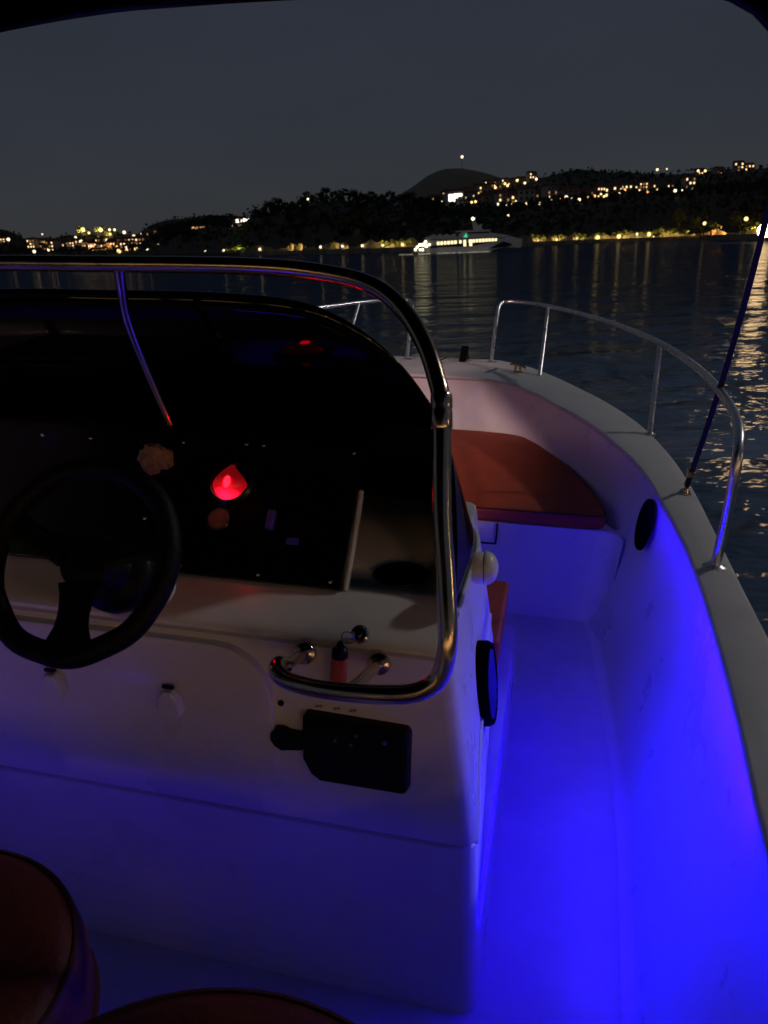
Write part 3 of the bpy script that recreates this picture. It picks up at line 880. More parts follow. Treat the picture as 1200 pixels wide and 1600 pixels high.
# harbour lamps astern (real lamps on the quay the boat has left)
WARM = (1.0, 0.62, 0.30)
for x, y, z, e_, c_ in ((6.0, -13, 3.6, 140, (1, .52, .27)), (10.5, -9, 3.4, 60, (1, .56, .30)), (1, -15, 3.4, 50, (1, .56, .28)), (-6, -15, 3.6, 40, (1, .55, .26)), (14, -2.5, 4.0, 90, (1, .70, .45)), (-1.5, -15, 12.0, 160, (1, .82, .70))):
    lamp('quay_lamp_light', 'POINT', (x, y, z), e_, c_, False, shadow_soft_size=.3)
tg = BOAT @ Vector((-.30, 4.05, .66)); lp = BOAT @ Vector((-8.9, -7.1, 6.6))
o = lamp('bow_fill_spot', 'SPOT', lp, 3800, (1, .62, .60), False, spot_size=R(12.5), spot_blend=1.0, shadow_soft_size=.35)  # narrow spot added to brighten the bow and spare the console
o.rotation_euler = (tg - lp).to_track_quat('-Z', 'Y').to_euler()
lamp('gunwale_fill_light', 'POINT', (9, 8, 8.2), 850, (.97, .93, .95), True, shadow_soft_size=.3)  # added fill that lifts the gunwale from the jetty lamp's side
# unseen facades added astern; their glowing panels warm the steel tubes and console
bm = NB(); rows = []
for x0, w_, h_ in ((-26, 11, 6), (-14, 8, 7.5), (-5, 9, 5.5), (5, 10, 7), (16, 9, 6)):
    box(bm, (x0 + w_ / 2, -24, h_ / 2 + 1), (w_, 6, h_))
box(bm, (0, -24, .3), (80, 10, 1.6))
hf = obj('added_facades', bm, 'house_wall', smooth=False); hf['kind'] = 'structure'
bm = NB()
for x0, w_, h_ in ((-26, 11, 6), (-14, 8, 7.5), (-5, 9, 5.5), (5, 10, 7), (16, 9, 6)):
    for k in range(3): box(bm, (x0 + w_ * (k + .5) / 3, -20.95, 2.6), (w_ / 3 * .72, .1, 2.0))
wl = obj('warm_fill_panel', bm, 'warm_fill_glow', hf, smooth=False)

# ================================================================= WATER
m, N, L, b = nodes('sea_water'); MAT['sea_water'] = m
b.inputs['Base Color'].default_value = (0.04, 0.09, 0.20, 1)
b.inputs['Roughness'].default_value = 0.09; b.inputs['IOR'].default_value = 1.33
tc = N.new('ShaderNodeTexCoord')
def wnoise(sc, det, stretch, rot):
    mp = N.new('ShaderNodeMapping'); mp.inputs['Rotation'].default_value = (0, 0, R(rot)); mp.inputs['Scale'].default_value = (sc * stretch, sc, sc)
    nz = N.new('ShaderNodeTexNoise'); nz.inputs['Scale'].default_value = 1; nz.inputs['Detail'].default_value = det; nz.inputs['Roughness'].default_value = .55
    L.new(tc.outputs['Object'], mp.inputs['Vector']); L.new(mp.outputs['Vector'], nz.inputs['Vector']); return nz.outputs['Fac']
prev = None
for sc, det, st_, rot, dist in ((.30, 2, .6, 20, 1.9), (1.1, 3, .55, -15, .62), (4.2, 2, .6, 35, .14)):
    bp = N.new('ShaderNodeBump'); bp.inputs['Strength'].default_value = .8; bp.inputs['Distance'].default_value = dist
    L.new(wnoise(sc, det, st_, rot), bp.inputs['Height'])
    if prev: L.new(prev, bp.inputs['Normal'])
    prev = bp.outputs['Normal']
L.new(prev, b.inputs['Normal'])
df = N.new('ShaderNodeBsdfDiffuse'); df.inputs['Color'].default_value = (0.075, 0.11, 0.155, 1); L.new(prev, df.inputs['Normal'])
ms = N.new('ShaderNodeMixShader'); ms.inputs['Fac'].default_value = 0.78
L.new(b.outputs[0], ms.inputs[1]); L.new(df.outputs[0], ms.inputs[2]); L.new(ms.outputs[0], N['Material Output'].inputs['Surface'])
bm = NB()
ys = [-60, -20, 0, 20, 60, 150, 400, 1200, 4000, 9000]
grid(bm, [[Vector((x, y, 0)) for x in (-9000, -2000, -400, -80, 0, 80, 400, 2000, 9000)] for y in ys])
w = obj('sea', bm, 'sea_water', None); w['kind'] = 'structure'; w['label'] = 'dark rippled night sea with gold light streaks'

# ================================================================= LAND
COAST = [(-300, 700), (-100, 650), (60, 600), (180, 600), (245, 420), (320, 320), (400, 258), (467, 237), (560, 200), (640, 182), (720, 195), (815, 233), (930, 280), (1040, 290), (1161, 244), (1300, 205), (1600, 190)]
NEAR = [(-300, 396), (0, 396), (200, 394), (245, 382), (270, 366), (300, 358), (390, 352), (410, 336), (440, 332), (470, 326), (510, 318), (560, 318), (600, 322), (650, 326), (690, 334), (740, 342), (800, 334), (850, 326), (900, 319), (950, 315), (1000, 310), (1090, 303), (1150, 297), (1250, 288), (1600, 280)]
FAR = [(-300, 350), (0, 353), (20, 355), (45, 362), (60, 372), (85, 374), (110, 372), (130, 366), (200, 364), (235, 366), (252, 352), (275, 345), (300, 341), (330, 337), (350, 335), (375, 337), (400, 341), (500, 345), (620, 335), (680, 310), (740, 299), (770, 293), (800, 287), (840, 278), (875, 268), (905, 266), (940, 270), (955, 267), (990, 272), (1050, 271), (1090, 266), (1150, 264), (1200, 260), (1300, 256), (1600, 252)]
HILL = [(480, 352), (560, 330), (600, 316), (625, 304), (640, 295), (655, 284), (668, 275), (682, 268), (696, 264), (712, 262), (730, 264), (748, 268), (765, 272), (785, 279), (815, 290), (860, 305), (920, 322), (1000, 340)]
DF, DH = 760, 1500


def near_d(px): return min(lerp_tab(COAST, px) + 95, 690)


def prof_z(px, d):
    """terrain height on the column px at forward distance d"""
    c = lerp_tab(COAST, px); dn = near_d(px)
    zn = max(1.6, at(px, lerp_tab(NEAR, px), dn).z)
    zf = at(px, lerp_tab(FAR, px), DF).z
    if d < c + 8: return 1.2
    if d < dn: return 1.2 + (zn - 1.2) * ((d - c - 8) / (dn - c - 8)) ** .9
    t = min(1, (d - dn) / (DF - dn))
    return zn * (1 - t) + zf * t - 6 * math.sin(t * math.pi) * (0 if zf < zn + 8 else 1)


def land_hit(px, py):
    c = lerp_tab(COAST, px); d = c + 6
    while d < DF:
        p = at(px, py, d)
        if p.z <= prof_z(px, d): return p, d
        d += 3
    return at(px, py, DF), DF


cols = list(range(-300, 1601, 10))
bm = NB(); rows = []
for px in cols:
    c = lerp_tab(COAST, px); dn = near_d(px); col = []
    ds = [c, c + .3, c + 4, c + 8] + [c + 8 + (dn - c - 8) * k / 8 for k in range(1, 9)] + [dn + (DF - dn) * k / 12 for k in range(1, 13)] + [DF + 80, DF + 300]
    for j, d in enumerate(ds):
        z = -1.0 if j == 0 else (prof_z(px, min(d, DF)) if j < len(ds) - 2 else prof_z(px, DF) - (14 if j == len(ds) - 2 else 70))
        base_p = at(px, 500, d)
        z += (noise.noise(Vector((base_p.x * .03, d * .03, 1))) * 2.0 if j > 5 else 0)
        col.append(Vector((base_p.x, d, z)))
    rows.append(col)
grid(bm, rows)
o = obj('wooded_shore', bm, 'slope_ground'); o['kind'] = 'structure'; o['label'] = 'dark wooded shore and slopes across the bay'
bm = NB(); rows = []
for px in range(470, 1010, 6):
    p = at(px, lerp_tab(HILL, px) + noise.noise(Vector((px * .05, 3, 1))) * 1.2, DH)
    rows.append([Vector((p.x * .82, DH - 260, -5)), Vector((p.x * .9, DH - 140, p.z * .45)), Vector((p.x * .96, DH - 50, p.z * .85)), p, Vector((p.x * 1.03, DH + 120, p.z * .7)), Vector((p.x * 1.1, DH + 350, -5))])
grid(bm, rows)
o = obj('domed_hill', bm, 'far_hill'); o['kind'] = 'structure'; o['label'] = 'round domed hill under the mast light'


# ---- trees
def leaf_clumps(bm, centres, n, size, flat=.7):
    for _ in range(n):
        c, r = random.choice(centres)
        u = Vector((random.gauss(0, 1), random.gauss(0, 1), random.gauss(0, 1) * flat)).normalized() * r * random.random() ** .4
        u.z *= flat
        p = c + u; s = size * random.uniform(.6, 1.5)
        a = Vector((random.gauss(0, 1), random.gauss(0, 1), random.gauss(0, 1))).normalized(); b2 = a.orthogonal().normalized(); c2 = a.cross(b2)
        bm.faces.new([bm.verts.new(p + b2 * s), bm.verts.new(p + c2 * s * .8), bm.verts.new(p - b2 * s), bm.verts.new(p - c2 * s * .8)])


def tree_meshes(kind):
    tb, cb = NB(), NB()
    if kind == 'pine':
        tube(tb, smooth_path([(0, 0, -1), (.15, 0, 3), (-.1, .1, 7), (.1, 0, 10.4)], 3), [.32 - .022 * i for i in range(10)], 7)
        cs = [(V(random.uniform(-2.6, 2.6), random.uniform(-2.2, 2.2), random.uniform(7.2, 11.2)), random.uniform(1.1, 2.0)) for _ in range(13)]
        for c, r in cs: tube(tb, [V(0, 0, c.z - 1.8), c], [.10, .03], 5)
        leaf_clumps(cb, cs, 900, .30, .55)
    elif kind == 'broadleaf':
        tube(tb, [(0, 0, -1), (0, 0, 3), (.2, 0, 6.5)], [.4, .3, .12], 7)
        cs = []
        for k in range(18):
            z = random.uniform(2.4, 10); rr = 3.4 * math.sqrt(max(.05, 1 - ((z - 5.4) / 5.2) ** 2)); a = random.uniform(0, 6.28)
            cs.append((V(rr * .7 * math.cos(a), rr * .7 * math.sin(a), z), random.uniform(1.0, 1.7)))
        for c, r in cs[::2]: tube(tb, [V(0, 0, max(2, c.z - 2.2)), c], [.10, .03], 5)
        leaf_clumps(cb, cs, 1100, .32, .9)
    elif kind == 'cypress':
        tube(tb, [(0, 0, -1), (0, 0, 9)], [.2, .05], 6)
        cs = [(V(random.uniform(-.3, .3), random.uniform(-.3, .3), z * .5 + .8), .95 * math.sin(min(1, (z * .5 + 1.2) / 5) * 1.57) * (1 - z / 26)) for z in range(21)]
        leaf_clumps(cb, cs, 650, .24, 1.3)
    else:
        tube(tb, [(0, 0, -.3), (0, 0, 1.2)], [.10, .05], 6)
        cs = [(V(random.uniform(-1.1, 1.1), random.uniform(-.8, .8), random.uniform(.6, 2.1)), random.uniform(.45, .8)) for _ in range(8)]
        for c, r in cs[::2]: tube(tb, [V(0, 0, .4), c], [.05, .02], 5)
        leaf_clumps(cb, cs, 420, .15, .8)
    out = []
    for nme, bmx, mm in (('trunk', tb, 'bark'), ('crown', cb, 'foliage_shrub' if kind == 'shrub' else 'foliage_dark')):
        me = bpy.data.meshes.new(nme); bmx.to_mesh(me); bmx.free(); me.materials.append(MAT[mm]); out.append((nme, me))
    return out


TREE = {k: tree_meshes(k) for k in ('pine', 'broadleaf', 'cypress', 'shrub')}
TREE2 = {k: tree_meshes(k) for k in ('pine', 'broadleaf')}
T_NAME = {'pine': 'pine_tree', 'broadleaf': 'broadleaf_tree', 'cypress': 'cypress_tree', 'shrub': 'shrub'}


def tree(kind, p, h, label, group, wide=1.0):
    H = {'pine': 12.2, 'broadleaf': 11.0, 'cypress': 11.6, 'shrub': 2.7}[kind]
    t = thing(T_NAME[kind], label, 'shrub' if kind == 'shrub' else 'tree', p, random.uniform(0, 6.28), group)
    s = h / H; t.scale = (s * wide, s * wide, s)
    src = TREE2[kind] if kind in TREE2 and random.random() < .5 else TREE[kind]
    for nme, me in src:
        o = bpy.data.objects.new(nme, me); COL.objects.link(o); o.parent = t


def top_tree(kind, px, py_top, d, label, group, wide=1.0):
    """tree on the shore at distance d whose top is seen at py_top"""
    top_p = at(px, py_top, d); z0 = prof_z(px, d) - .4
    tree(kind, (top_p.x, d, z0), max(3.0, top_p.z - z0), label, group, wide)


HEAD = 'dark trees on the wooded headland left of the ferry'
L_PINE = 'black pine in the dense wood crowning the headland behind the ferry'
L_BROAD = 'black leafy tree in the dense wood on the headland behind the ferry'
crown_line = [(405, 326), (418, 316), (432, 315), (446, 322), (458, 324), (470, 318), (494, 306), (508, 299), (522, 303), (536, 299), (552, 302), (566, 306), (580, 303), (594, 308), (610, 303), (624, 308), (640, 306), (655, 312), (670, 316), (686, 322)]
for i, (px, py) in enumerate(crown_line):
    py -= 6 if px > 430 else 2
    k = 'pine' if i % 3 == 0 else 'broadleaf'
    top_tree(k, px, py, near_d(px) - random.uniform(0, 40), L_PINE if k == 'pine' else L_BROAD, HEAD, random.uniform(1.0, 1.35))
top_tree('pine', 479, 297, near_d(479) - 10, 'tall lone pine standing above the headland wood with a lamp in its crown', HEAD, .9)
for px in range(408, 700, 11):
    d = lerp_tab(COAST, px) + random.uniform(14, 45); py = lerp_tab(NEAR, px) + random.uniform(2, 30)
    k = random.choice(['pine', 'broadleaf', 'broadleaf'])
    top_tree(k, px, py, d, L_PINE if k == 'pine' else L_BROAD, HEAD, random.uniform(1.1, 1.5))
for px, py, k in ((253, 352, 'broadleaf'), (268, 347, 'broadleaf'), (284, 344, 'broadleaf'), (300, 342, 'broadleaf'), (318, 340, 'broadleaf'), (330, 334, 'pine'), (343, 335, 'broadleaf'), (355, 332, 'pine'), (366, 336, 'broadleaf')):
    top_tree(k, px, py, near_d(px) + 30, 'dark tree on the low hill left of the big lit villa', 'dark trees on the low hill by the villa', 1.5)
for px, py in ((247, 368), (262, 362), (276, 360), (290, 358), (306, 362), (322, 366), (340, 364), (352, 372), (402, 350), (310, 374), (288, 372), (335, 376)):
    top_tree('broadleaf', px, py, lerp_tab(COAST, px) + random.uniform(20, 60), 'dark leafy tree on the slope below the big lit villa', 'dark trees on the slope below the villa', 1.5)
for px in list(range(705, 1215, 15)):
    py = lerp_tab(NEAR, px) + random.uniform(-12, 6); k = random.choice(['pine', 'broadleaf', 'broadleaf'])
    top_tree(k, px, py, near_d(px) - random.uniform(0, 25), 'black tree along the top of the wooded slope right of the ferry', 'dark trees on the wooded slope right of the ferry', random.uniform(1.1, 1.5))
for px in list(range(700, 1215, 14)):
    d = lerp_tab(COAST, px) + random.uniform(20, 60); py = lerp_tab(NEAR, px) + random.uniform(8, 42)
    top_tree(random.choice(['pine', 'broadleaf', 'broadleaf']), px, py, d, 'dark tree low on the wooded slope behind the right hand promenade', 'dark trees low on the slope behind the promenade', random.uniform(1.1, 1.5))
for px in range(800, 1215, 13):
    py = lerp_tab(FAR, px) - random.uniform(0, 4)
    top_tree(random.choice(['broadleaf', 'pine', 'broadleaf']), px, py, DF - random.uniform(0, 30), 'tiny dark tree on the skyline of the far right ridge', 'trees on the skyline of the far ridge', random.uniform(1.4, 2.2))
# woodland that reads as one mass
bm = NB()
for _ in range(9000):
    px = random.uniform(-80, 1290); c = lerp_tab(COAST, px)
    if random.random() < .45: d = random.uniform(c + 14, near_d(px) + 20); s = random.uniform(.4, 1.1)
    else: d = random.uniform(near_d(px), DF); s = random.uniform(.8, 1.9)
    p0 = at(px, 500, d); hgt = random.uniform(0, 4.5) if d < c + 120 else random.uniform(0, 3.0)
    p = Vector((p0.x, d, prof_z(px, d) + hgt))
    a = Vector((random.gauss(0, 1), random.gauss(0, 1), random.gauss(0, 1))).normalized(); b2 = a.orthogonal().normalized(); c2 = a.cross(b2)
    bm.faces.new([bm.verts.new(p + b2 * s), bm.verts.new(p + c2 * s), bm.verts.new(p - b2 * s), bm.verts.new(p - c2 * s)])
o = obj('hillside_woodland', bm, 'woodland', smooth=False); tag(o, 'unbroken dark woodland covering the slopes across the bay', 'woodland', kind='stuff')

# quay wall along the promenade
bm = NB(); rows = []
for px in range(385, 1240, 8):
    c = lerp_tab(COAST, px); p = at(px, 500, c)
    rows.append([Vector((p.x, c - .6, -.8)), Vector((p.x, c - .6, 1.15)), Vector((p.x, c - .1, 1.28)), Vector((p.x, c + 2.2, 1.28)), Vector((p.x, c + 2.2, .9))])
grid(bm, rows)
tag(obj('quay_wall', bm, 'quay_stone', smooth=False), 'low tan stone quay wall along the waterline lit by the promenade lamps', 'wall')

bm = NB(); rows = []
for px in range(392, 1200, 8):
    c = lerp_tab(COAST, px) + 5.6 + .8 * math.sin(px * .05); p = at(px, 500, c); hh = 2.4 + .7 * math.sin(px * .11) + .4 * math.sin(px * .37)
    rows.append([Vector((p.x, c, .9)), Vector((p.x, c + .05, hh)), Vector((p.x, c + .5, hh)), Vector((p.x, c + .5, .9))])
grid(bm, rows)
tag(obj('garden_wall', bm, 'quay_stone', smooth=False), 'uneven stone garden wall behind the promenade lamps at the foot of the woods', 'wall')

# ---- street lamps
ICO = {}


def globe_mesh(mname):
    if mname not in ICO:
        bm = NB(); bmesh.ops.create_icosphere(bm, subdivisions=2, radius=1); me = bpy.data.meshes.new('lamp_globe'); bm.to_mesh(me); bm.free()
        for p in me.polygons: p.use_smooth = True
        me.materials.append(MAT[mname]); ICO[mname] = me
    return ICO[mname]


bm = NB(); lathe(bm, [(.14, 0), (.14, .2), (.06, .3), (.045, 1.0)], seg=10)
POLE = bpy.data.meshes.new('pole'); bm.to_mesh(POLE); bm.free(); POLE.materials.append(MAT['metal_post'])
ORD = ['first', 'second', 'third', 'fourth', 'fifth', 'sixth', 'seventh', 'eighth', 'ninth', 'tenth', 'eleventh', 'twelfth', 'thirteenth', 'fourteenth', 'fifteenth', 'sixteenth', 'seventeenth', 'eighteenth', 'nineteenth', 'twentieth', 'twenty-first', 'twenty-second', 'twenty-third', 'twenty-fourth', 'twenty-fifth', 'twenty-sixth', 'twenty-seventh', 'twenty-eighth', 'twenty-ninth', 'thirtieth', 'thirty-first', 'thirty-second', 'thirty-third', 'thirty-fourth', 'thirty-fifth', 'thirty-sixth']


def street_lamp(p, h, r, m_, label, group):
    t = thing('street_lamp', label, 'street lamp', (p.x, p.y, p.z - h), 0, group)
    o = bpy.data.objects.new('pole', POLE); COL.objects.link(o); o.parent = t; o.scale = (1.4, 1.4, h - r * .6)
    g_ = bpy.data.objects.new('lamp_globe', globe_mesh(m_)); COL.objects.link(g_); g_.parent = t; g_.location = (0, 0, h); g_.scale = (r, r, r)


prom_l = [(249, 394, .5), (269, 394, .5), (291, 393.5, .7), (321, 393, .6), (350, 392, .8), (406, 389.5, .75), (467, 387, .85), (501, 386, .75), (535, 384.5, .75), (566, 384, .75), (598, 383, .75), (629, 382, .85)]
for i, (px, py, r_) in enumerate(prom_l):
    d = lerp_tab(COAST, px) + 3.0; p = at(px, py, d)
    street_lamp(p, p.z - 1.2, d * r_ * .0022, 'lamp_white' if r_ < .82 else 'lamp_yellow', f'promenade lamp below the headland wood, {ORD[len(prom_l) - 1 - i]} to the left of the ferry stern', 'promenade lamps left of the ferry')
prom_r = [(841, 374, .8), (869, 374, .85), (902, 371.5, .8), (934, 371, 1.15), (967, 369.5, 1.15), (995, 366, .8), (1014, 366, 1.1), (1021, 371, .6), (1038, 360, .95), (1038, 372, .95), (1101, 349, 1.0), (1166, 342, 1.2)]
for i, (px, py, r_) in enumerate(prom_r):
    d = lerp_tab(COAST, px) + 3.0; p = at(px, py, d)
    street_lamp(p, max(1.2, p.z - 1.2), d * r_ * .0021, 'lamp_yellow' if r_ >= .85 else 'lamp_white', f'glowing promenade lamp by the water, {ORD[i]} to the right of the ferry bow', 'promenade lamps right of the ferry')
# the very bright lamp at the right edge
p = at(1195, 360, 150)
street_lamp(p, p.z, 1.35, 'lamp_strong', 'dazzling warm floodlight on the jetty head at the right edge of the view', None)
bm = NB()
rows = []
for t in range(13):
    f_ = t / 12; a_ = at(1100 + 130 * f_, 500, 232 - 85 * f_); w_ = 1.6
    rows.append([Vector((a_.x, a_.y - w_, -.6)), Vector((a_.x, a_.y - w_, 1.25)), Vector((a_.x, a_.y - w_ + .3, 1.45)), Vector((a_.x, a_.y + w_, 1.45)), Vector((a_.x, a_.y + w_, -.6))])
grid(bm, rows); tag(obj('jetty', bm, 'quay_stone', smooth=False), 'low pale stone jetty running out to the dazzling floodlight at the right edge', 'jetty')

# lamps up the hillside
hill_l = [(689, 321, 'w'), (693, 310, 'b'), (729, 297, 'b'), (743, 299, 'y'), (737, 316, 'y'), (743, 315, 'y'), (741, 342, 'w'), (774, 293, 'y'), (775, 287, 'w'), (778, 319, 'w'), (789, 287, 'y'), (790, 321, 'w'), (793, 290, 'y'), (794, 337, 'w'), (798, 319.5, 'y'), (806, 315, 'y'), (808, 282, 'y'), (820, 286, 'w'), (838, 280, 'w'), (843, 318, 'w')]
hill_r = [(862, 313, 's'), (874, 311, 'o'), (893, 309, 's'), (929, 306, 'o'), (968, 301, 's'), (976, 297, 'o'), (999, 297, 's'), (1012, 299, 'o'), (1043, 298, 's'), (1066, 297, 's'), (1082, 294, 's'), (885, 308, 'b'), (905, 312, 'b'), (919, 309, 'y'), (939, 304, 'y'), (944, 307, 'y'), (957, 291, 'b'), (988, 289, 'b'), (1030, 287, 'w'), (1055, 298, 'b')]
hill_r.sort()
ridge = [(1027, 265, 'w'), (1042, 264, 's'), (1091, 267, 'y'), (1102, 267, 'y'), (1122, 264, 'w'), (1152, 260, 'w'), (1169, 257, 'w')]
SZ = {'w': (.85, 'lamp_white'), 'y': (.85, 'lamp_yellow'), 'b': (1.1, 'lamp_white'), 's': (.5, 'lamp_white'), 'o': (1.0, 'lamp_warm'), 'B': (1.5, 'lamp_yellow')}
for lst, txt, grp in ((hill_l, 'small lamp among the hillside houses above the ferry, {} from the left', 'hillside lamps above the ferry'), (hill_r, 'lamp along the lit hillside road right of the ferry, {} from the left', 'lamps along the hillside road'), (ridge, 'lamp shining on the far right ridge skyline, {} from the left', 'lamps on the ridge skyline')):
    for i, (px, py, k) in enumerate(lst):
        p, d = land_hit(px, py + 8); d = min(d, DF); p = at(px, py, d - 3)
        street_lamp(p, max(2.5, min(9, p.z - prof_z(px, d) + 1)), d * SZ[k][0] * .0017, SZ[k][1], txt.format(ORD[i]), grp)
# town at the left
town_l = [(13, 374, 'b'), (53.5, 393, 'b'), (66, 366, 's'), (69, 380, 'y'), (75, 379, 'y'), (76, 391, 'w'), (88, 381, 's'), (118, 371, 'w'), (127, 377, 'b'), (130, 359, 'B'), (139, 364, 'y'), (154, 371, 'y'), (157, 359, 'B'), (167, 375, 'w'), (171, 359, 'w'), (172, 366, 'y'), (175, 375, 'y'), (179, 359, 'y'), (180, 380, 'y'), (183, 386, 'o'), (184, 375, 'w'), (186, 392, 'B'), (193, 373, 'y'), (194, 363, 'b'), (198, 391, 'o'), (204, 388, 'o'), (209, 369, 'b'), (209, 383, 'y'), (213, 389.5, 'B'), (221, 365, 's'), (221, 383, 'y'), (221, 392, 'y'), (231, 391, 'b'), (248, 383, 'b'), (272, 374, 'w'), (281, 369, 's')]
for i, (px, py, k) in enumerate(town_l):
    p, d = land_hit(px, py + 6); d = min(d, DF); p = at(px, py, d - 3)
    street_lamp(p, max(2.5, min(9, p.z - prof_z(px, d) + 1)), d * SZ[k][0] * .0017, SZ[k][1], f'lamp in the town lights at far left, {ORD[i]} from the left', 'lamps of the town at far left')
# lamp in the lone pine
p = at(481, 311, near_d(481) - 13); street_lamp(p, p.z - prof_z(481, near_d(481) - 13), .42, 'lamp_white', 'small lamp glowing high beside the tall lone pine on the headland', None)
p = at(364, 354, near_d(364) - 5); street_lamp(p, 6, .55, 'lamp_white', 'lamp on the slope just left of the big lit villa', None)
p = at(353, 367, near_d(353) - 40); street_lamp(p, 6, .5, 'lamp_white', 'lamp among the dark trees below and left of the big lit villa', None)

# mast on the domed hill
base_p = at(722, 264, DH - 5); top_p = at(722, 245, DH - 5)
t = thing('radio_mast', 'slim radio mast with a white light on the summit of the domed hill', 'mast', (base_p.x, base_p.y, base_p.z - 2))
bm = NB(); hgt = top_p.z - base_p.z + 2
for a in (0, 120, 240): tube(bm, [V(1.2 * math.cos(R(a)), 1.2 * math.sin(R(a)), 0), V(.2 * math.cos(R(a)), .2 * math.sin(R(a)), hgt)], .10, 5)
for k in range(8): tube(bm, [V(1.2 - k * .12, 0, hgt * k / 8), V(-.6 + k * .06, .9 - k * .09, hgt * (k + 1) / 8)], .06, 4)
obj('lattice', bm, 'metal_post', t)
g_ = bpy.data.objects.new('mast_light', globe_mesh('lamp_white')); COL.objects.link(g_); g_.parent = t; g_.location = (0, 0, hgt); g_.scale = (2.4, 2.4, 2.4)

# ---- lamplit shrubs along the promenade
SH = 'lamplit shrubs along the promenade'
shrubs = [(383, 394, 4.6, 'yellow green lit bush glowing on the shore below the big lit villa'), (371, 394, 2.6, None), (360, 395, 2.4, None), (460, 395, 2.4, None), (474, 396, 2.4, None), (526, 393, 2.0, None), (540, 394, 2.0, None), (600, 391, 2.0, None), (608, 392, 2.2, None), (624, 391, 2.2, None), (636, 391, 2.4, None),
          (836, 380, 2.6, None), (846, 380, 2.4, None), (864, 379, 2.6, None), (874, 379, 2.4, None), (897, 378, 2.8, None), (908, 378, 2.6, None), (929, 377, 2.6, None), (940, 377, 2.6, None), (962, 376, 2.8, None), (972, 376, 3.4, None), (990, 375, 2.8, None), (1010, 374, 3.2, None), (1030, 374, 4.2, None), (1046, 374, 3.8, None), (1064, 374, 3.6, None),
          (1094, 371, 6.0, 'orange lit bushy tree around the warm lamp near the right end of the promenade'), (1110, 372, 5.2, 'orange lit bush just right of the warm lamp tree'), (1160, 366, 6.2, 'bright yellow lit palm like bush beside the canopy strap at far right')]
def shrub_fill(px, d, h_, lab):
    c = lerp_tab(COAST, px); a_ = at(px, 500, c + .9); q = at(px, 500, d + .8)
    e_ = (420 + 160 * random.random()) * (h_ / 2.6) ** 1.3
    col_ = (1, .50, .20) if lab and 'orange' in lab else ((.95, 1, .25) if lab and 'green' in lab else (1, .74, .28))
    l = bpy.data.lights.new('shrub_fill_light', 'SPOT'); l.energy = e_; l.color = col_; l.spot_size = R(105); l.spot_blend = .6; l.shadow_soft_size = .15  # hidden spot added to brighten shrubs in place of the promenade lamps
    o = bpy.data.objects.new('shrub_fill_light', l); COL.objects.link(o)
    o.location = (a_.x, a_.y, 1.5); o.rotation_euler = (Vector((q.x, q.y, 1.15 + h_ * .45)) - o.location).to_track_quat('-Z', 'Y').to_euler()


for px, py, h_, lab in shrubs:
    d = lerp_tab(COAST, px) + random.uniform(3.6, 5.2); q = at(px, py, d)
    shrub_fill(px, d, h_, lab)
    tree('shrub', (q.x, d, 1.15), h_ * 1.05, lab or ('yellow lit shrub under the promenade lamps left of the ferry' if px < 700 else 'yellow lit shrub under the promenade lamps right of the ferry'), SH if not lab else None, 1.2)

# floodlit trees standing among the town houses
for px, py, h_, col_, lab in ((130, 366, 9, (1, .78, .22), 'yellow floodlit tree crowning the far left town, leftmost of three'), (157, 365, 9, (1, .80, .25), 'yellow floodlit tree crowning the far left town, middle of three'), (171, 370, 7, (1, .70, .20), 'yellow floodlit tree crowning the far left town, rightmost of three'),
                              (146, 393, 8, (1, .42, .22), 'round tree flooded salmon orange low in the far left town, left of a pair'), (173, 393, 8, (1, .40, .16), 'round tree flooded salmon orange low in the far left town, right of a pair'), (205, 390, 7, (1, .60, .20), 'amber lit tree among the lamps at the right end of the far left town')):
    p, d = land_hit(px, py); q = at(px, py, d)
    tree('shrub', (q.x, d, q.z - .5), h_, lab, None, 1.25)
    l = bpy.data.lights.new('tree_floodlight', 'SPOT'); l.energy = 9000; l.color = col_; l.spot_size = R(80); l.spot_blend = .6; l.shadow_soft_size = .3
    o = bpy.data.objects.new('tree_floodlight', l); COL.objects.link(o); o.location = (q.x, d - 11, q.z + 2)
    o.rotation_euler = (Vector((q.x, d, q.z + h_ * .5)) - o.location).to_track_quat('-Z', 'Y').to_euler()

# ---- houses
def gable(w_, d_, h_, rh):
    wb, rb = NB(), NB()
    box(wb, (0, 0, h_ / 2 - 1.0), (w_, d_, h_ + 2))
    e_ = .35
    v = [rb.verts.new(p) for p in ((-w_ / 2 - e_, -d_ / 2 - e_, h_), (w_ / 2 + e_, -d_ / 2 - e_, h_), (w_ / 2 + e_, d_ / 2 + e_, h_), (-w_ / 2 - e_, d_ / 2 + e_, h_), (-w_ / 2 - e_, 0, h_ + rh), (w_ / 2 + e_, 0, h_ + rh))]
    for f_ in ((0, 1, 5, 4), (2, 3, 4, 5), (1, 2, 5), (3, 0, 4), (0, 3, 2, 1)): rb.faces.new([v[i] for i in f_])
    return wb, rb


def mesh_of(bm, name, m_):
    bmesh.ops.recalc_face_normals(bm, faces=bm.faces)
    me = bpy.data.meshes.new(name); bm.to_mesh(me); bm.free(); me.materials.append(MAT[m_]); return me


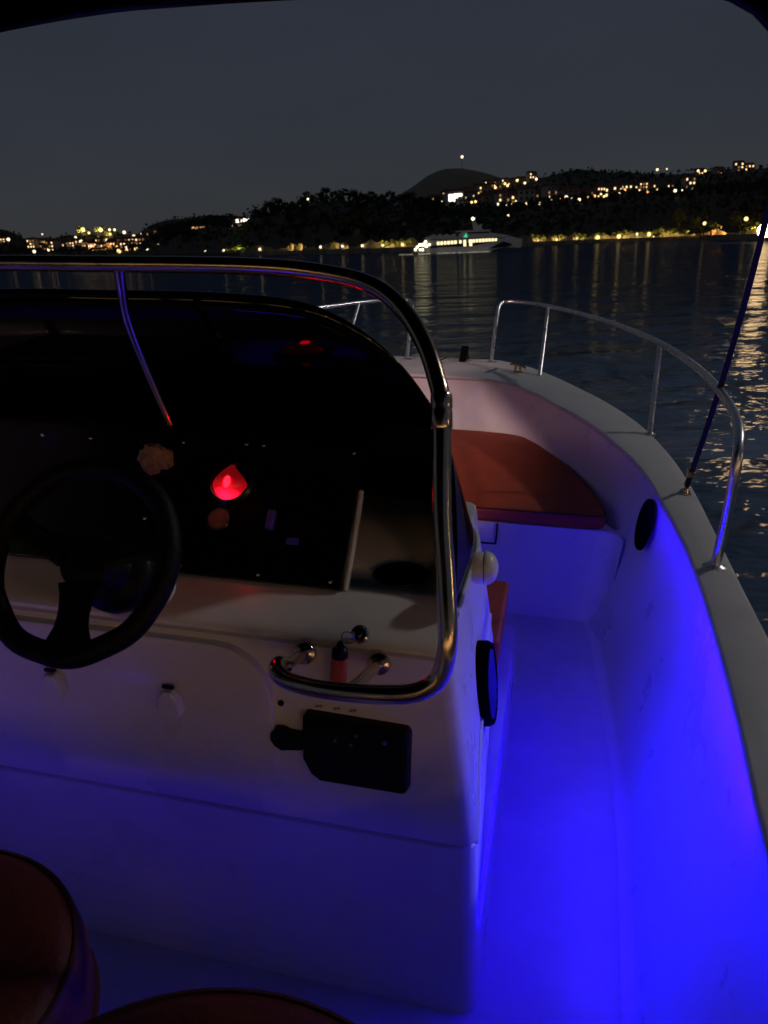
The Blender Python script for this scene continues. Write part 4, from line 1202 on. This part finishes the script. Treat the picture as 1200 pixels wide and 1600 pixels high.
HOUSE = []
for w_, d_, h_, rh, wm in ((9, 7, 5.4, 2.0, 'house_wall'), (12, 8, 5.8, 2.2, 'house_wall'), (8, 7, 8.0, 1.8, 'house_wall_pale')):
    wb, rb = gable(w_, d_, h_, rh)
    wins = []
    for r_i in range(int(h_ // 2.6)):
        for c_i in range(3):
            wins.append((-w_ / 2 + w_ * (c_i + .5) / 3, -d_ / 2 - .02, 1.5 + r_i * 2.6))
    HOUSE.append((mesh_of(wb, 'wall', wm), mesh_of(rb, 'roof', 'roof_tile'), wins))
WIN = {}
for k in ('window_lit', 'window_dim', 'window_white', 'black_panel'):
    bm = NB(); box(bm, (0, 0, 0), (1.1, .08, 1.3)); WIN[k] = mesh_of(bm, 'window', k)


def house(px, py, kind, sc, label, group, lit=.5, rz=None):
    p, d = land_hit(px, py); d = min(d, DF - 4); p = at(px, py, d)
    wall, roof, wins = HOUSE[kind]
    t = thing('house', label, 'house', (p.x, d, min(p.z, prof_z(px, d) + 1.5) if d > DF - 10 else p.z), random.uniform(-.5, .5) if rz is None else rz, group)
    t.scale = (sc, sc, sc)
    for nme, me in (('wall', wall), ('roof', roof)):
        o = bpy.data.objects.new(nme, me); COL.objects.link(o); o.parent = t
    for wpos in wins:
        k = ('window_lit' if random.random() < .5 else 'window_dim') if random.random() < lit else 'black_panel'
        o = bpy.data.objects.new('window', WIN[k]); COL.objects.link(o); o.parent = t; o.location = wpos


hl = [(676, 317), (686, 319), (697, 317), (716, 312), (724, 313), (733, 309), (741, 309), (750, 303), (760, 297), (770, 297), (781, 292), (787, 294), (800, 290), (815, 287), (830, 285), (757, 318), (768, 321), (784, 324), (800, 321), (812, 320), (822, 324), (832, 316), (842, 313), (858, 312), (868, 309)]
for i, (px, py) in enumerate(hl):
    house(px, py, i % 3, random.uniform(.75, 1.1), f'small lamplit house on the hillside above the ferry, {ORD[i]} from the left', 'hillside houses above the ferry', .35)
hr = [(888, 313), (915, 311), (934, 311), (942, 310), (952, 306), (962, 305), (978, 302), (992, 300), (1004, 300), (1022, 300), (1040, 299), (1075, 296), (1122, 272), (1092, 273), (1168, 268), (1152, 270)]
hr.sort()
for i, (px, py) in enumerate(hr):
    house(px, py, i % 3, random.uniform(.7, 1.05), f'dim lamplit house along the hillside road at right, {ORD[i]} from the left', 'houses along the right hillside road', .6)
tl = sorted([(8, 380), (52, 388), (66, 386), (72, 392), (84, 393), (92, 386), (104, 384), (112, 390), (122, 384), (136, 386), (147, 393), (160, 382), (164, 392), (174, 392), (182, 389), (192, 384), (196, 394), (204, 381), (213, 386), (222, 389), (232, 384), (240, 374), (250, 378)])
for i, (px, py) in enumerate(tl):
    house(px, py, (i * 2) % 3, random.uniform(.8, 1.15), f'small house in the glowing far left town, {ORD[i]} from the left', 'houses of the far left town', .75)
# bright white facade on the hillside
p, d = land_hit(709, 317)
t = thing('lit_hall', 'brilliantly floodlit white building among the hillside houses', 'building', (at(709, 315, d - 8).x, d - 8, at(709, 317, d - 8).z), .1)
wb, rb = gable(.026 * d * .85, 9, .013 * d, 2)
o = link('wall', mesh_of(wb, 'wall', 'house_wall_pale'), None, t); o = link('roof', mesh_of(rb, 'roof', 'roof_tile'), None, t)
bm = NB()
for x_, z_, w_, h_ in ((-.005, .0055, .007, .010), (.001, .0075, .007, .006), (.0065, .0085, .006, .004), (-.0015, .003, .004, .005)):
    box(bm, (x_ * d, -4.6 - x_ * 20, z_ * d), (w_ * d * .8, .15, h_ * d * .8))
obj('glowing_front', bm, 'window_white', t, smooth=False)  # floodlit look of the wall is put in as glowing blocks
# the big villa on the headland
d = near_d(384) + 2; s = d / 1222
c0 = at(384, 374, d)
t = thing('villa', 'large lit villa with bright white upper windows in the trees at the left headland', 'building', (c0.x, d, c0.z), -.08)
bm = NB(); box(bm, (0, 3, 15 * s), (38 * s, 6, 30 * s)); obj('wall', bm, 'house_wall', t, smooth=False)
bm = NB(); box(bm, (0, 2.6, 30 * s + .15), (42 * s, 7.4, .3)); obj('roof', bm, 'roof_tile', t, smooth=False)
for x_, z_, w_, h_, mm in ((-8, 27, 9, 4.5, 'window_white'), (8, 28, 19, 4.5, 'window_white'), (-8, 15, 7, 6, 'window_lit'), (-7, 20, 5, 4, 'window_dim'), (0, 10, 6, 10, 'lamp_red'), (0, 2, 6, 4.5, 'window_white'), (-17, 8, 5, 6, 'window_dim'), (10, 16, 8, 6, 'window_dim'), (9, 22, 6, 3, 'window_lit'), (13, 9, 5, 4, 'window_dim')):
    bm = NB(); box(bm, (x_ * s, -.06, z_ * s), (w_ * s, .1, h_ * s)); obj('window', bm, mm, t, smooth=False)
d = near_d(318) + 2; s = d / 1222; c0 = at(318, 366, d)
t = thing('terrace_house', 'long low house with a dim brown lit terrace on the hill left of the villa', 'building', (c0.x, d, c0.z), .1)
bm = NB(); box(bm, (0, 3, 6 * s), (34 * s, 6, 13 * s)); obj('wall', bm, 'house_wall', t, smooth=False)
bm = NB(); box(bm, (0, 2.6, 13 * s + .1), (37 * s, 7, .3)); obj('roof', bm, 'roof_tile', t, smooth=False)
for x_, z_, w_, h_, mm in ((-3, 9.5, 28, 3, 'window_dim'), (14, 5, 5, 7, 'window_dim'), (-14, 9.5, 2, 2.5, 'window_lit')):
    bm = NB(); box(bm, (x_ * s, -.06, z_ * s), (w_ * s, .1, h_ * s)); obj('window', bm, mm, t, smooth=False)

# ---- the fast ferry
DFY = 148; s = DFY / 1222
o0 = at(733, 394, DFY)
ferry = thing('passenger_ferry', 'sleek white passenger catamaran ferry with lit cabin windows crossing the bay', 'ferry', (o0.x, DFY, 0.0), 0.0)
def fx(px): return (px - 733) * s
def fz(py): return (394 - py) * s * 1.0
def side_prism(pts, y0, y1, name, m_, parent=ferry, bev=0.0):
    bm = NB()
    A = [bm.verts.new((fx(x), y0, fz(y))) for x, y in pts]; B = [bm.verts.new((fx(x), y1, fz(y))) for x, y in pts]
    bm.faces.new(A); bm.faces.new(B[::-1]); n = len(pts)
    for i in range(n): bm.faces.new((A[i], B[i], B[(i + 1) % n], A[(i + 1) % n]))
    return obj(name, bm, m_, parent, smooth=False, bevel=bev)
hull_p = [(668, 399), (668, 386), (690, 384.5), (740, 384), (778, 378), (800, 375), (816, 376), (815, 389), (806, 389), (800, 386), (788, 387), (770, 391), (764, 399)]
for y0 in (0, 4.4): side_prism(hull_p, y0, y0 + 1.6, 'hull', 'ferry_white')
side_prism([(672, 387), (672, 382), (812, 376), (812, 384), (780, 386)], .3, 5.7, 'bridge_deck', 'ferry_dark')
side_prism([(681, 394.5), (681, 388), (700, 387.5), (745, 388), (760, 391), (764, 394.5)], -.03, 0.0, 'boot_stripe', 'ferry_white')
side_prism([(764, 389.5), (776, 383), (786, 379), (797, 382), (801, 385), (790, 387.2)], -.04, -.005, 'hull_stripe', 'ferry_dark')
side_prism([(664, 385), (664, 372), (700, 369.5), (745, 370), (778, 370), (800, 372.5), (813, 376), (780, 381), (740, 384)], .35, 5.6, 'superstructure', 'ferry_white', bev=.05)
side_prism([(668, 372), (666, 369.5), (674, 367.2), (688, 367), (712, 367.5), (714, 371)], .8, 5.2, 'aft_deckhouse', 'ferry_white')
side_prism([(672, 373.6), (672, 372.6), (790, 373.2), (790, 374.2)], .25, .36, 'deck_rail', 'ferry_dark')
for x0 in (676, 686, 697, 708): side_prism([(x0, 367.5), (x0, 365.5), (x0 + 5, 365.2), (x0 + 6, 367.5)], 1.5, 2.6, 'life_raft', 'ferry_white')
side_prism([(722, 371), (720, 366.5), (726, 363), (764, 362.5), (770, 366), (800, 371)], 1.0, 5.0, 'wheelhouse', 'ferry_white', bev=.04)
side_prism([(731, 366), (731, 363.8), (764, 363.5), (767, 366)], .93, .97, 'wheelhouse_window', 'ferry_dark')
side_prism([(716, 362.6), (716, 361.2), (767, 361), (767, 362.5)], .6, 5.4, 'wheelhouse_roof', 'ferry_white')
side_prism([(743, 361.5), (740, 347), (744, 346), (750, 355), (754, 352), (756, 352.5), (755, 358), (759, 361.5)], 2.5, 3.3, 'mast', 'ferry_white')
for k, (x0, x1) in enumerate([(683 + i * 5.4, 683 + i * 5.4 + 3.7) for i in range(6)] + [(718, 721), (724.5, 728), (733, 738)] + [(739 + i * 4.9, 739 + i * 4.9 + 3.3) for i in range(8)]):
    yt = 376.4 - .035 * (x0 - 683) * .9
    side_prism([(x0, yt + 4.6), (x0, yt), (x1, yt), (x1, yt + 4.6)], .27, .33, 'window', 'ferry_window')
for x0, x1, y0, y1 in ((724.5, 728.5, 379, 385), (733.5, 738, 376, 385)):
    side_prism([(x0, y1), (x0, y0), (x1, y0), (x1, y1)], .26, .335, 'doorway', 'ferry_window')
for px, py, r_ in ((649, 386.5, 2.0), (652, 383, 2.0), (656, 380, 2.4), (660, 387, 2.2), (661, 380, 2.6), (665, 376, 2.2), (666, 382, 2.4), (671, 380, 1.8), (656, 387, 1.6)):
    bm = NB(); bmesh.ops.create_icosphere(bm, subdivisions=2, radius=r_ * s); bmesh.ops.translate(bm, vec=(fx(px), .35, fz(py)), verts=bm.verts); obj('deck_light', bm, 'ferry_stern_light', ferry)
side_prism([(646, 391), (646, 389), (668, 388), (668, 391)], .3, 5.6, 'stern_platform', 'ferry_white')
bm = NB(); bmesh.ops.create_icosphere(bm, subdivisions=2, radius=2.4 * s); bmesh.ops.translate(bm, vec=(fx(741.5), 2.9, fz(344)), verts=bm.verts); obj('masthead_light', bm, 'ferry_stern_light', ferry)
side_prism([(724, 371), (728.5, 365), (731, 371)], .2, .24, 'starboard_light', 'green_light')
# wash beside the ferry
bm = NB()
for x0, x1, w_ in ((622, 645, 1.4), (652, 672, 2.2), (682, 712, .7), (714, 765, .8)):
    n_ = 14; rows = []
    for k in range(n_ + 1):
        t_ = k / n_; x_ = fx(x0 + (x1 - x0) * t_); w2 = w_ * math.sin(math.pi * min(1, max(.02, t_))) ** .6 * random.uniform(.7, 1.2)
        rows.append([Vector((o0.x + x_, DFY - .8 - w2, .02)), Vector((o0.x + x_, DFY - .6, .16 * random.uniform(.5, 1.3))), Vector((o0.x + x_, DFY - .3 + w2 * .3, .02))])
    grid(bm, rows)
tag(obj('wash', bm, 'foam'), 'white foam wash along the waterline of the ferry', 'wash', kind='stuff')

# ================================================================= SKY
wd = bpy.data.worlds.new('World'); scene.world = wd; wd.use_nodes = True
N, L = wd.node_tree.nodes, wd.node_tree.links
bg = N['Background']
tc = N.new('ShaderNodeTexCoord'); sx = N.new('ShaderNodeSeparateXYZ'); L.new(tc.outputs['Generated'], sx.inputs[0])
rp = N.new('ShaderNodeValToRGB'); L.new(sx.outputs['Z'], rp.inputs['Fac'])
cr = rp.color_ramp
cr.elements[0].position = 0.0; cr.elements[0].color = (.0345, .0365, .0385, 1)
cr.elements[1].position = 1.0; cr.elements[1].color = (.0150, .0185, .0280, 1)
for pos, c_ in ((.06, (.0325, .0358, .0410)), (.14, (.0285, .0330, .0440)), (.26, (.0255, .0305, .0440)), (.5, (.020, .027, .046))):
    e_ = cr.elements.new(pos); e_.color = (*c_, 1)
nz = N.new('ShaderNodeTexNoise'); nz.inputs['Scale'].default_value = 2.2; nz.inputs['Detail'].default_value = 4
mpn = N.new('ShaderNodeMapping'); mpn.inputs['Scale'].default_value = (1, 1, 3.5); L.new(tc.outputs['Generated'], mpn.inputs['Vector']); L.new(mpn.outputs['Vector'], nz.inputs['Vector'])
mr = N.new('ShaderNodeMapRange'); mr.inputs['To Min'].default_value = .80; mr.inputs['To Max'].default_value = 1.18; L.new(nz.outputs['Fac'], mr.inputs['Value'])
mx = N.new('ShaderNodeMix'); mx.data_type = 'RGBA'; mx.blend_type = 'MULTIPLY'; mx.inputs['Factor'].default_value = 1
L.new(rp.outputs['Color'], mx.inputs[6]); L.new(mr.outputs['Result'], mx.inputs[7])
L.new(mx.outputs[2], bg.inputs['Color']); bg.inputs['Strength'].default_value = 1.0

# ================================================================= RENDER
scene.render.engine = 'CYCLES'
scene.view_settings.view_transform = 'Standard'; scene.view_settings.look = 'None'; scene.view_settings.exposure = 0
scene.cycles.use_denoising = True
scene.cycles.max_bounces = 8
scene.cycles.sample_clamp_indirect = 6
scene.cycles.caustics_reflective = False; scene.cycles.caustics_refractive = False
